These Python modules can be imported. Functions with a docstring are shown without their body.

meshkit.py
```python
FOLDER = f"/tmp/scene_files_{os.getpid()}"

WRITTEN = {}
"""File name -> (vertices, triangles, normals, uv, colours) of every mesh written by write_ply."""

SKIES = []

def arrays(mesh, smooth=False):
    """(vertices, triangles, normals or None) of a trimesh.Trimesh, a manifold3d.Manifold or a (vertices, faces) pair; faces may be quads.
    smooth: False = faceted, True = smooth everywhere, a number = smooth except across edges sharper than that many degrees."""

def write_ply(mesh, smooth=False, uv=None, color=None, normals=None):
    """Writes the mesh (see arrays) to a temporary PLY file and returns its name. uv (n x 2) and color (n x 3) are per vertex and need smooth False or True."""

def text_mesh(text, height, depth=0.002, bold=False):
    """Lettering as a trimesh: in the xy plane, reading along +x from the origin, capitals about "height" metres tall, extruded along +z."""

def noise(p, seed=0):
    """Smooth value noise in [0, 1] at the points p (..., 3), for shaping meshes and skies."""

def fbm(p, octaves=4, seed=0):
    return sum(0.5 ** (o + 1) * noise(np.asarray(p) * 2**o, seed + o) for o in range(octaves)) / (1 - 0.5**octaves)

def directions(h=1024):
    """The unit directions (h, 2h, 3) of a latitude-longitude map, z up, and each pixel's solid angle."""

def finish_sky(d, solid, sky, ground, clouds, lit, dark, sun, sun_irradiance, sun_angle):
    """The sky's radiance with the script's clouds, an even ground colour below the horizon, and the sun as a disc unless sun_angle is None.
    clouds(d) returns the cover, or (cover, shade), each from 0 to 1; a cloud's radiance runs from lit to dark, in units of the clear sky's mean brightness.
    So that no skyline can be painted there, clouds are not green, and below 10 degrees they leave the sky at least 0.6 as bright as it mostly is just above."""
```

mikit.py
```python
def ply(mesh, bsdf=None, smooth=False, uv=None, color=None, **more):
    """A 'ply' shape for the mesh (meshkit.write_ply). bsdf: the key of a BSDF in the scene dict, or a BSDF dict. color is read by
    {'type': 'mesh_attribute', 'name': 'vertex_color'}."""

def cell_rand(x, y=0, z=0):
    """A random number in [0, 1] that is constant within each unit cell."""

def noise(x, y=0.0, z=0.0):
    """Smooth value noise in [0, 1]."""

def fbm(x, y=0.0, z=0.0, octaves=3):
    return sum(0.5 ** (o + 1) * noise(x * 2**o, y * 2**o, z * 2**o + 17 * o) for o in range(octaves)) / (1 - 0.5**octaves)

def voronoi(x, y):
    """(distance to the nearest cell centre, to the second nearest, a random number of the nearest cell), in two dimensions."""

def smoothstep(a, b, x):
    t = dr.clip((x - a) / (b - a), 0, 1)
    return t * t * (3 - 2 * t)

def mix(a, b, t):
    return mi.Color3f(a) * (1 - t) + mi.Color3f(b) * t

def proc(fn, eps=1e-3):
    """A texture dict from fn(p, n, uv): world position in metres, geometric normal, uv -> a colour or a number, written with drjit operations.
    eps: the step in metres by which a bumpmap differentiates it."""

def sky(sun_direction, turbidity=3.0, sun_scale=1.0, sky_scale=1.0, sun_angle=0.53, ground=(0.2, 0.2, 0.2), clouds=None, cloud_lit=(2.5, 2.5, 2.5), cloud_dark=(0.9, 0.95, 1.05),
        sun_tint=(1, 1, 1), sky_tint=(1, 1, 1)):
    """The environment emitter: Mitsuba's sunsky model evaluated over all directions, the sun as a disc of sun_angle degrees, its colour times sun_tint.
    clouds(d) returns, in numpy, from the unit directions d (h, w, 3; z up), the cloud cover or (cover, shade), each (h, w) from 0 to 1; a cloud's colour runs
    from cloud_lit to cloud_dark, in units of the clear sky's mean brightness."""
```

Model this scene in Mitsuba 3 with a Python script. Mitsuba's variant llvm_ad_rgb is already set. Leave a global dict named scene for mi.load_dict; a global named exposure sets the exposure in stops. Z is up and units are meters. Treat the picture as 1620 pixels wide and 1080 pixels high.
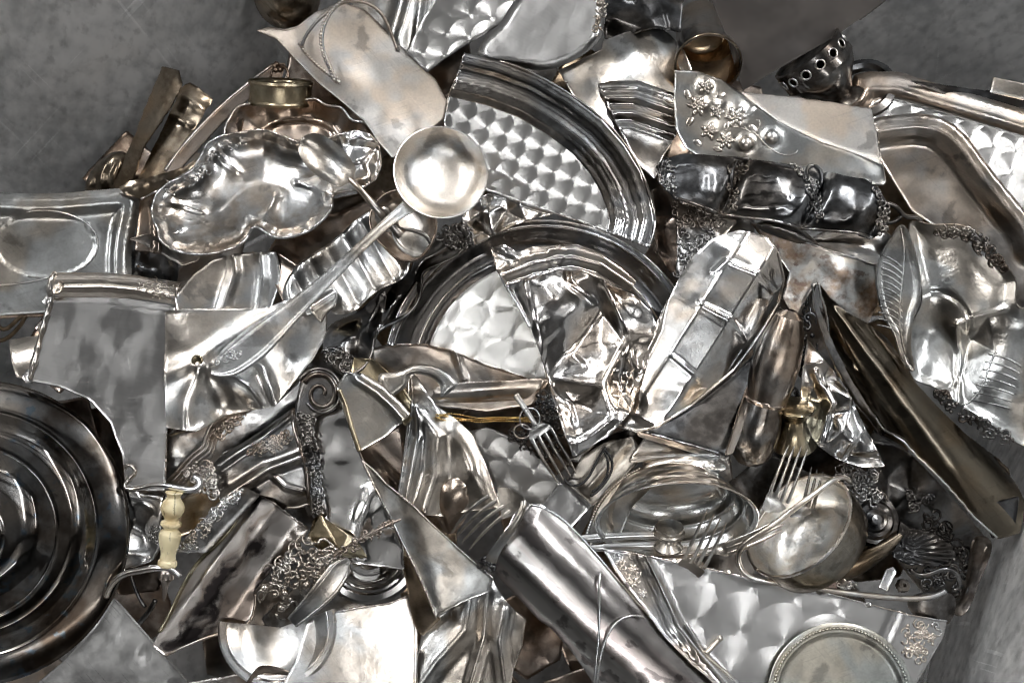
import math, random
import numpy as np, trimesh, shapely
import drjit as dr
import mitsuba as mi
import mikit, meshkit
from mikit import proc, fbm, noise, smoothstep, mix
from scipy.spatial import Delaunay
from scipy.interpolate import RBFInterpolator, LinearNDInterpolator, PchipInterpolator
from shapely.geometry import Polygon, LineString

scene, labels = {}, {}
T = mi.ScalarTransform4f

# ------------------------------------------------------------------ camera, lamps, exposure
PITCH = math.radians(64.0)            # the camera looks down into the bin
DIST = 1.35                           # metres from the lens to the middle of the heap
HEAP_Z = 0.45                         # the middle of the heap above the floor
U = 0.0006                            # lengths on the heap are noted in units of 0.6 mm
SP, CP = math.sin(PITCH), math.cos(PITCH)
EX, EY, EH = np.array([1.0, 0, 0]), np.array([0, SP, CP]), np.array([0, -CP, SP])
CENTRE = np.array([0, 0, HEAP_Z])
EYE = CENTRE + EH * DIST
scene['camera'] = {'type': 'thinlens', 'fov': math.degrees(2 * math.atan(810 * U / DIST)), 'fov_axis': 'x',
                   'aperture_radius': 0.0065, 'focus_distance': DIST - 0.02, 'near_clip': 0.05, 'far_clip': 60.0,
                   'to_world': T().look_at(origin=EYE.tolist(), target=CENTRE.tolist(), up=[0, 0, 1])}
exposure = -0.36

def lamp(name, label, centre, sx, sy, radiance, up=1.0, cat='ceiling lamp', group=None):
    key = thing(name, label, cat, group)
    z = centre[2]
    hb = trimesh.creation.box([sx + 0.05, sy + 0.05, 0.05]); hb.apply_translation([centre[0], centre[1], z + 0.028])
    scene[key + '__housing'] = mikit.ply(hb, 'room_white')
    for part, dz, turn, w in (('diffuser', 0.0, 180, 1.0), ('added_uplight', 0.058, 0, up)):  # second, upward glowing face added to wash the ceiling with soft light
        scene[key + '__' + part] = {'type': 'rectangle', 'bsdf': {'type': 'ref', 'id': 'room_white'},
            'to_world': T().translate([centre[0], centre[1], z + dz]).rotate([1, 0, 0], turn).scale([sx / 2, sy / 2, 1]),
            'emitter': {'type': 'area', 'radiance': {'type': 'rgb', 'value': [radiance * w * c for c in (1.0, 0.995, 0.985)]}}}
    for dx in (-0.35, 0.35):
        rod = trimesh.creation.cylinder(radius=0.008, height=CEIL - z - 0.05, sections=10); rod.apply_translation([centre[0] + dx * sx, centre[1] + dx * sy, (CEIL + z + 0.05) / 2])
        scene[key + ('__hanger' if dx < 0 else '__hanger_001')] = mikit.ply(rod, 'beam_paint')

def thing(name, label, cat, group=None):
    key, n = name, 0
    while key in labels:
        n += 1
        key = f'{name}_{n:03d}'
    labels[key] = {'label': label, 'category': cat}
    if group: labels[key]['group'] = group
    return key

def struct(name, mesh, mat):
    scene[name] = mikit.ply(mesh, mat)
    labels[name] = {'kind': 'structure'}

def put(key, part, m, mat):
    """m: (vertices, faces[, uv]); part None = the thing is this one mesh."""
    k = key if part is None else key + '__' + part
    n, k0 = 0, k
    while k in scene:
        n += 1
        k = f'{k0}_{n:03d}'
    scene[k] = mikit.ply((m[0], m[1]), mat, smooth=True, uv=m[2] if len(m) > 2 else None)
    return k

# the room that the silver mirrors: a pale ceiling with lamps, plain walls, a concrete floor
def slab(x0, x1, y0, y1, z0, z1):
    b = trimesh.creation.box([x1 - x0, y1 - y0, z1 - z0]); b.apply_translation([(x0 + x1) / 2, (y0 + y1) / 2, (z0 + z1) / 2]); return b
CEIL = 3.3
struct('ceiling', slab(-3.6, 3.6, -3.6, 3.9, CEIL, CEIL + 0.1), 'room_white')
struct('floor', slab(-3.6, 3.6, -3.6, 3.9, -0.1, 0.0), 'room_floor')
struct('wall_left', slab(-3.7, -3.6, -3.6, 3.9, 0, CEIL), 'room_wall')
struct('wall_right', slab(3.6, 3.7, -3.6, 3.9, 0, CEIL), 'room_wall')
struct('wall_far', slab(-3.6, 3.6, 3.9, 4.0, 0, CEIL), 'room_wall')
struct('wall_near', slab(-3.6, 3.6, -3.7, -3.6, 0, CEIL), 'room_wall')
LZ = CEIL - 0.55
LAMPS = [('long ceiling lamp to the right of the bin', (1.05, 0.45), 0.16, 2.2, 27, 1.05),
         ('long ceiling lamp to the left of the bin', (-1.15, 0.55), 0.16, 2.2, 27, 1.05),
         ('long ceiling lamp near the right wall', (2.8, 0.3), 0.14, 2.2, 27, 1.05),
         ('long ceiling lamp near the left wall', (-2.9, 0.3), 0.14, 2.2, 24, 1.05),
         ('broad ceiling lamp beyond the bin towards the far wall', (-0.1, 2.3), 1.8, 0.5, 14, 1.05),
         ('long ceiling lamp behind the camera', (0.2, -2.4), 1.6, 0.14, 18, 1.05)]
for lab, c, sx, sy, rad, up in LAMPS:
    lamp('ceiling_lamp', lab, (c[0], c[1], LZ), sx, sy, rad, up)
for k, y in enumerate((-2.7, -1.5, -0.35, 0.85, 1.75, 2.95)):  # unseen beams, added to put dark bands into the reflections
    kb = thing('added_beam', 'dark beam added under the ceiling to band the reflections, ' + ('first', 'second', 'third', 'fourth', 'fifth', 'sixth')[k] + ' from the near wall', 'beam')
    scene[kb] = mikit.ply(slab(-3.55, 3.55, y - 0.07, y + 0.07, CEIL - 0.22, CEIL - 0.004), 'beam_paint')

# ------------------------------------------------------------------ materials
def two(b): return {'type': 'twosided', 'b': b}
def rgb(c): return {'type': 'rgb', 'value': [float(x) for x in (c if hasattr(c, '__len__') else (c, c, c))]}
def plain(name, c, rough=0.8): scene[name] = {'type': 'twosided', 'b': {'type': 'principled', 'base_color': rgb(c), 'roughness': rough, 'specular': 0.3}}
plain('room_white', (0.78, 0.78, 0.78))
plain('beam_paint', (0.07, 0.07, 0.07))
plain('room_wall', (0.24, 0.235, 0.23))
plain('room_floor', (0.16, 0.16, 0.16))

def metal(name, c0, c1, scale, lo, hi, r0, r1, spots=None, dents=0.0):
    """silver c0 with tarnish c1 where a noise of the given scale (per metre) rises from lo to hi; roughness r0 .. r1"""
    def col(p, n, uv):
        w = fbm(p.x * scale * 0.7 + 9, p.y * scale * 0.7, p.z * scale * 0.7, 2)
        a = fbm(p.x * scale + w, p.y * scale + 2 * w, p.z * scale, 5)
        b = fbm(p.x * scale * 9 + 3 * w, p.y * scale * 9, p.z * scale * 9 + w, 3)
        t = smoothstep(lo, hi, a * 0.78 + b * 0.22)
        c = mix(c0, c1, t)
        if spots is not None:
            c = mix(c, spots, smoothstep(0.60, 0.74, fbm(p.x * 120 + 5, p.y * 120, p.z * 120 + 4 * w, 4)) * 0.75)
        hue = fbm(p.x * 27 + 40, p.y * 27 + 2 * w, p.z * 27, 3)
        c = c * mix((1.05, 0.975, 0.89), (0.965, 1.0, 1.03), smoothstep(0.40, 0.62, hue))
        c = mix(c, c * 0.35, smoothstep(0.60, 0.70, fbm(p.x * 48 + 3 * w, p.y * 48 + 11, p.z * 48, 5)) * 0.6)
        for k, (a, b) in enumerate(((0.8, 0.6), (-0.35, 0.94))):      # hairline scratches
            g = noise((p.x * a + p.y * b + 0.4 * p.z) * 1300, (p.y * a - p.x * b) * 38 + 3 * k, p.z * 38)
            c = c * (1 - 0.12 * smoothstep(0.80, 0.92, g)) + 0.08 * c * smoothstep(0.20, 0.08, g)
        return c * (0.93 + 0.14 * noise(p.x * 760, p.y * 760, p.z * 760))
    def rough(p, n, uv):
        a = fbm(p.x * scale * 2.3 + 31, p.y * scale * 2.3, p.z * scale * 2.3, 3)
        return r0 + (r1 - r0) * smoothstep(0.3, 0.72, a)
    body = {'type': 'principled', 'base_color': proc(col), 'roughness': proc(rough), 'metallic': 1.0}
    if dents:
        def uneven(p, n, uv): return fbm(p.x * 110 + 3, p.y * 110, p.z * 110, 3) + 0.25 * noise(p.x * 520, p.y * 520 + 9, p.z * 520)
        body = {'type': 'bumpmap', 'arbitrary': proc(uneven, eps=3e-4), 'scale': dents, 'bsdf': body}
    scene[name] = two(body)

metal('polished', (0.84, 0.83, 0.82), (0.50, 0.47, 0.44), 16, 0.42, 0.70, 0.08, 0.2)
metal('satin', (0.72, 0.715, 0.705), (0.44, 0.42, 0.395), 15, 0.40, 0.68, 0.17, 0.30, dents=0.00016)
metal('pewter', (0.50, 0.495, 0.48), (0.28, 0.27, 0.255), 20, 0.38, 0.66, 0.22, 0.36, dents=0.0002)
metal('warm', (0.60, 0.555, 0.515), (0.34, 0.285, 0.245), 17, 0.38, 0.70, 0.14, 0.32)
metal('tan', (0.62, 0.575, 0.53), (0.46, 0.44, 0.425), 13, 0.36, 0.66, 0.40, 0.5, dents=0.00016)
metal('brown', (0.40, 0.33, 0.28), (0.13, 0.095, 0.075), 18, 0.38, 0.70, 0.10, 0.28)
metal('bronze', (0.42, 0.345, 0.265), (0.15, 0.115, 0.08), 22, 0.38, 0.68, 0.14, 0.30)
metal('bronze_dark', (0.27, 0.22, 0.165), (0.07, 0.055, 0.04), 20, 0.34, 0.66, 0.10, 0.22)
metal('dark', (0.24, 0.24, 0.245), (0.06, 0.058, 0.058), 19, 0.38, 0.64, 0.08, 0.26)
metal('black', (0.10, 0.098, 0.096), (0.03, 0.027, 0.025), 19, 0.40, 0.68, 0.12, 0.3)
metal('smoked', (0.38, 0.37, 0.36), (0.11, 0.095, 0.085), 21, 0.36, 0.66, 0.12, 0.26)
metal('stained', (0.66, 0.645, 0.62), (0.34, 0.25, 0.19), 34, 0.42, 0.62, 0.22, 0.38, spots=(0.20, 0.13, 0.10))
metal('domed', (0.17, 0.167, 0.164), (0.045, 0.036, 0.03), 11, 0.34, 0.62, 0.06, 0.14, spots=(0.07, 0.10, 0.13))
metal('rim_dark', (0.42, 0.42, 0.43), (0.16, 0.155, 0.155), 14, 0.42, 0.68, 0.05, 0.12)
metal('golden_metal', (0.62, 0.49, 0.35), (0.32, 0.235, 0.15), 22, 0.4, 0.7, 0.15, 0.3)
metal('gold', (0.83, 0.60, 0.27), (0.5, 0.34, 0.13), 60, 0.4, 0.7, 0.15, 0.25)
metal('brass', (0.48, 0.43, 0.32), (0.22, 0.19, 0.125), 24, 0.40, 0.7, 0.16, 0.3)

def turned(name, base, cell, lam, amp, r0):
    """engine turning: overlapping discs of fine concentric grooves, on a grid of the given cell"""
    def height(p, n, uv):
        x, y = mi.Float(uv.x) / cell, mi.Float(uv.y) / cell
        ix, iy = dr.floor(x), dr.floor(y)
        best, r = mi.Float(-99), mi.Float(0)
        for a in (-1, 0, 1):
            for b in (-1, 0, 1):
                cx, cy = ix + a + 0.5, iy + b + 0.5
                d = dr.sqrt(dr.square(x - cx) + dr.square(y - cy))
                order = mi.Float(a * 3 + b)
                on = (d < 0.82) & (order > best)
                best = dr.select(on, order, best)
                r = dr.select(on, d, r)
        return dr.sin(r * (cell / lam * 2 * math.pi))
    def col(p, n, uv):
        a = fbm(p.x * 19, p.y * 19, p.z * 19, 3)
        return mix(base, [c * 0.62 for c in base], smoothstep(0.5, 0.8, a))
    scene[name] = two({'type': 'bumpmap', 'arbitrary': proc(height, eps=lam / 10), 'scale': amp * lam / (2 * math.pi),
                   'bsdf': {'type': 'principled', 'base_color': proc(col), 'roughness': r0, 'metallic': 1.0}})
turned('turned', (0.50, 0.495, 0.485), 0.0186, 0.0006, 0.24, 0.15)

def brushed(name, base, c1, amp, r0, r1):
    def height(p, n, uv):
        w = fbm(uv.x * 25, uv.y * 25, 0.0, 2)
        q = dr.sqrt(dr.square(uv.x - 0.02) + dr.square(uv.y + 0.25))
        return fbm(q * 2300 + w * 8, dr.atan2(uv.y + 0.25, uv.x - 0.02) * 14, 0.0, 2) + 0.5 * fbm(uv.x * 2100 + w * 6, uv.y * 260, 3.0, 2)
    def col(p, n, uv):
        w = fbm(uv.x * 40, uv.y * 40, 1.0, 3)
        a = fbm(uv.x * 75 + 2 * w, uv.y * 32 + w, 0.0, 4)
        b = fbm(uv.x * 30 + 9, uv.y * 700 + 6 * w, 4.0, 2)
        return mix(base, c1, smoothstep(0.36, 0.66, a * 0.88 + b * 0.12))
    def rough(p, n, uv): return r0 + (r1 - r0) * smoothstep(0.35, 0.65, fbm(uv.x * 60 + 4, uv.y * 28, 0.0, 4))
    scene[name] = two({'type': 'bumpmap', 'arbitrary': proc(height, eps=4e-5), 'scale': amp,
                   'bsdf': {'type': 'principled', 'base_color': proc(col), 'roughness': proc(rough), 'metallic': 1.0}})
brushed('brushed', (0.56, 0.556, 0.55), (0.47, 0.467, 0.463), 0.00005, 0.15, 0.30)
def smear(p, n, uv):
    w = fbm(uv.x * 30, uv.y * 30, 0.0, 3)
    a = fbm(uv.x * 7 + w * 0.5, uv.y * 60 + w * 1.5, 2.0, 4)
    b = fbm(uv.x * 45 + w, uv.y * 60 + w, 5.0, 5)
    c = mix((0.52, 0.49, 0.465), (0.26, 0.215, 0.185), smoothstep(0.38, 0.62, a))
    return mix(c, (0.035, 0.03, 0.03), smoothstep(0.50, 0.66, a * 0.35 + b * 0.65))
def streak(p, n, uv):
    w = fbm(uv.x * 18, uv.y * 18, 0.0, 3)
    a = fbm(uv.x * 4 + w * 0.4, uv.y * 85 + w * 0.8, 2.0, 4)
    b = fbm(uv.x * 50 + w, uv.y * 90 + w, 5.0, 4)
    c = mix((0.70, 0.695, 0.685), (0.33, 0.315, 0.31), smoothstep(0.38, 0.62, a))
    c = mix(c, (0.62, 0.54, 0.52), smoothstep(0.58, 0.66, fbm(uv.x * 3, uv.y * 60 + 20 + w * 0.5, 0.0, 2)) * 0.7)  # pinkish highlight along the axis, put into the colour
    return mix(c, (0.09, 0.08, 0.08), smoothstep(0.58, 0.70, b) * 0.7)
scene['streaked'] = two({'type': 'principled', 'base_color': proc(streak), 'roughness': 0.15, 'metallic': 1.0})
scene['smeared'] = two({'type': 'principled', 'base_color': proc(smear), 'roughness': 0.2, 'metallic': 1.0})

def wallcol(p, n, uv):
    z = p.z * 0.5
    w = fbm(p.x * 16 + 3, p.y * 16, z * 16, 3)
    a = fbm(p.x * 9 + w, p.y * 9 + w, z * 9 - w, 4)
    b = fbm(p.x * 110 + 7 + 2 * w, p.y * 110, z * 110 + 2 * w, 5)
    c = mix((0.39, 0.40, 0.405), (0.80, 0.80, 0.80), smoothstep(0.30, 0.70, a * 0.6 + b * 0.4))
    for a1, b1, k in ((0.9, 0.4, 0.0), (-0.5, 0.85, 5.0)):      # scuffs
        g = noise((p.x * a1 + z * b1 + p.y * 0.3) * 620, (z * a1 - p.x * b1) * 14 + k, p.y * 14)
        c = c * (1 + 0.35 * smoothstep(0.84, 0.96, g) * smoothstep(0.45, 0.6, w))
    return mix(c, (0.15, 0.15, 0.15), smoothstep(0.50, 0.80, fbm(p.x * 130 + 3 * w, p.y * 130 + 3, z * 130, 5)) * 0.35)
scene['bin_steel'] = two({'type': 'principled', 'base_color': proc(wallcol), 'roughness': 0.5, 'metallic': 0.3, 'specular': 0.4})
def zinc(p, n, uv):
    w = fbm(p.x * 30, p.y * 30, p.z * 30, 4)
    c = mix((0.44, 0.44, 0.435), (0.29, 0.29, 0.288), smoothstep(0.34, 0.66, w * 0.6 + 0.4 * fbm(p.x * 190 + 2 * w, p.y * 190, p.z * 190, 4)))
    g = noise((p.x * 0.7 + p.y * 0.7) * 1200, (p.y - p.x) * 30, p.z * 30)
    return c * (1 - 0.35 * smoothstep(0.78, 0.92, g))
def zinc_rough(p, n, uv): return 0.26 + 0.26 * smoothstep(0.36, 0.62, fbm(p.x * 48 + 6, p.y * 48, p.z * 48, 5))
scene['zinc'] = two({'type': 'principled', 'base_color': proc(zinc), 'roughness': proc(zinc_rough), 'metallic': 0.8})
def ivory(p, n, uv):
    return mix((0.80, 0.70, 0.45), (0.60, 0.46, 0.25), smoothstep(0.42, 0.75, fbm(p.x * 70, p.y * 70, p.z * 70, 4))) * (1 - 0.55 * smoothstep(0.64, 0.70, fbm(p.x * 420, p.y * 60, p.z * 60, 3)))
scene['ivory'] = {'type': 'principled', 'base_color': proc(ivory), 'roughness': 0.28, 'specular': 0.5}

# ------------------------------------------------------------------ places on the heap
D = DIST / U
def P(x, y, h):
    """the point h units above the heap's middle plane that stands at x, y of the survey of the heap (units; y runs towards the viewer)"""
    x, y, h = np.broadcast_arrays(*(np.asarray(a, float) for a in (x, y, h)))
    k = 1 - h / D
    return CENTRE + ((x - 810) * k * U)[..., None] * EX + ((540 - y) * k * U)[..., None] * EY + (h * U)[..., None] * EH

def spline(pts, closed=False, step=3.0):
    """a smooth line through the points (any dimension), resampled"""
    p = np.asarray(pts, float)
    if closed: p = np.vstack([p[-2:], p, p[:3]])
    t = np.concatenate([[0], np.cumsum(np.maximum(np.linalg.norm(np.diff(p, axis=0), axis=1), 1e-6) ** 0.5)])
    f = PchipInterpolator(t, p) if False else None
    from scipy.interpolate import CubicSpline
    f = CubicSpline(t, p)
    a, b = (t[2], t[-3]) if closed else (t[0], t[-1])
    q = f(np.linspace(a, b, 400))
    return resample(q, step, closed)

def resample(q, step, closed=False):
    q = np.asarray(q, float)
    L = np.concatenate([[0], np.cumsum(np.linalg.norm(np.diff(q, axis=0), axis=1))])
    n = max(2, int(round(L[-1] / step)))
    s = np.linspace(0, L[-1], n + 1)
    out = np.stack([np.interp(s, L, q[:, k]) for k in range(q.shape[1])], 1)
    return out[:-1] if closed else out

def grid_noise(x, y, s, seed, octaves=3):
    return meshkit.fbm(np.stack([x / s + 3.3, y / s + 7.7, np.full_like(x, seed * 1.37)], -1), octaves, int(seed) % 1000)

# relief on a sheet: functions of x, y and d (distance to the sheet's edge)
def wob(a, s, seed): return lambda x, y, d: a * 2 * (grid_noise(x, y, s, seed) - 0.5)
def line_d(x, y, pts): return shapely.distance(shapely.points(x, y), LineString(pts))
def axis_t(x, y, p0, p1):
    (x0, y0), (x1, y1) = p0, p1
    L = math.hypot(x1 - x0, y1 - y0); c, s = (x1 - x0) / L, (y1 - y0) / L
    return (x - x0) * c + (y - y0) * s, -(x - x0) * s + (y - y0) * c
def cyl(p0, p1, w, h): return lambda x, y, d: h * (np.sqrt(np.clip(1 - (axis_t(x, y, p0, p1)[1] / w) ** 2, 0.0, 1)) - 1)
def para(p0, p1, w, h): return lambda x, y, d: -h * (axis_t(x, y, p0, p1)[1] / w) ** 2
def across(p0, p1, ts, hs): return lambda x, y, d: np.interp(axis_t(x, y, p0, p1)[1], ts, hs)
def along(p0, p1, ts, hs): return lambda x, y, d: np.interp(axis_t(x, y, p0, p1)[0], ts, hs)
def flutes(p0, p1, period, h, sharp=1.0): return lambda x, y, d: h * np.abs(np.sin(math.pi * axis_t(x, y, p0, p1)[0] / period)) ** sharp
def rim(ds, hs):
    f = PchipInterpolator(ds, hs)
    return lambda x, y, d: f(np.clip(d, ds[0], ds[-1]))
def offset(pts, ds, hs):
    f = PchipInterpolator(ds, hs)
    return lambda x, y, d: f(np.clip(line_d(x, y, pts), ds[0], ds[-1]))
def radial(cx, cy, rs, hs, ax=1.0, rot=0.0):
    f = PchipInterpolator(rs, hs)
    c, s = math.cos(rot), math.sin(rot)
    def g(x, y, d):
        a, b = (x - cx) * c + (y - cy) * s, (-(x - cx) * s + (y - cy) * c) / ax
        return f(np.clip(np.hypot(a, b), rs[0], rs[-1]))
    return g
def blob(cx, cy, r, h, ax=1.0, rot=0.0):
    c, s = math.cos(rot), math.sin(rot)
    return lambda x, y, d: h * np.exp(-((((x - cx) * c + (y - cy) * s) / r) ** 2 + ((-(x - cx) * s + (y - cy) * c) / (r * ax)) ** 2))
def ridge(pts, w, h): return lambda x, y, d: h * np.exp(-(line_d(x, y, pts) / w) ** 2)
def fold(pts, w, h): return lambda x, y, d: h * np.exp(-line_d(x, y, pts) / w)
def ripple(pts, period, amp, depth):
    """a fluted border: waves along the outline that die away inward"""
    line = LineString(np.vstack([pts, pts[:1]]))
    return lambda x, y, d: amp * np.sin(shapely.line_locate_point(line, shapely.points(x, y)) * 2 * math.pi / period) * np.exp(-d / depth)
def ctrl(pts, smooth=True):
    p = np.asarray(pts, float)
    if smooth:
        f = RBFInterpolator(p[:, :2] / 100, p[:, 2], kernel='thin_plate_spline')
        return lambda x, y, d: f(np.stack([x, y], 1) / 100)
    f = LinearNDInterpolator(p[:, :2], p[:, 2], fill_value=float(p[:, 2].min()))
    return lambda x, y, d: f(x, y)
def crumple(box, scale, amp, seed, soft=0.0):
    x0, y0, x1, y1 = box
    r = np.random.default_rng(seed)
    n = int(max(8, (x1 - x0 + 60) * (y1 - y0 + 60) / scale ** 2))
    p = np.stack([r.uniform(x0 - 40, x1 + 40, n), r.uniform(y0 - 40, y1 + 40, n)], 1)
    z = r.uniform(-amp, amp, n)
    p = np.vstack([p, [[x0 - 99, y0 - 99], [x1 + 99, y0 - 99], [x0 - 99, y1 + 99], [x1 + 99, y1 + 99]]]); z = np.append(z, [0] * 4)
    f = LinearNDInterpolator(p, z, fill_value=0.0)
    def g(x, y, d):
        if not soft: return f(x, y)
        out = 0
        for a in range(6): out = out + f(x + soft * math.cos(a * 1.047), y + soft * math.sin(a * 1.047))
        return out / 6
    return g

def outline(pts, spl, jag, seed, step=3.0):
    q = spline(pts, True, step) if spl else resample(np.vstack([pts, pts[:1]]).astype(float), step, True)
    if jag:
        tang = np.roll(q, -1, 0) - np.roll(q, 1, 0)
        nrm = np.stack([tang[:, 1], -tang[:, 0]], 1) / (np.linalg.norm(tang, axis=1, keepdims=True) + 1e-9)
        a = grid_noise(q[:, 0], q[:, 1], 9, seed + 11, 3) - 0.5
        b = grid_noise(q[:, 0], q[:, 1], 40, seed + 5, 2) - 0.5
        q = q + nrm * (jag * (2.2 * a + 2.0 * b))[:, None]
    poly = Polygon(q)
    if not poly.is_valid:
        poly = poly.buffer(0)
        if poly.geom_type != 'Polygon': poly = max(poly.geoms, key=lambda g: g.area)
    return poly

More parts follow.
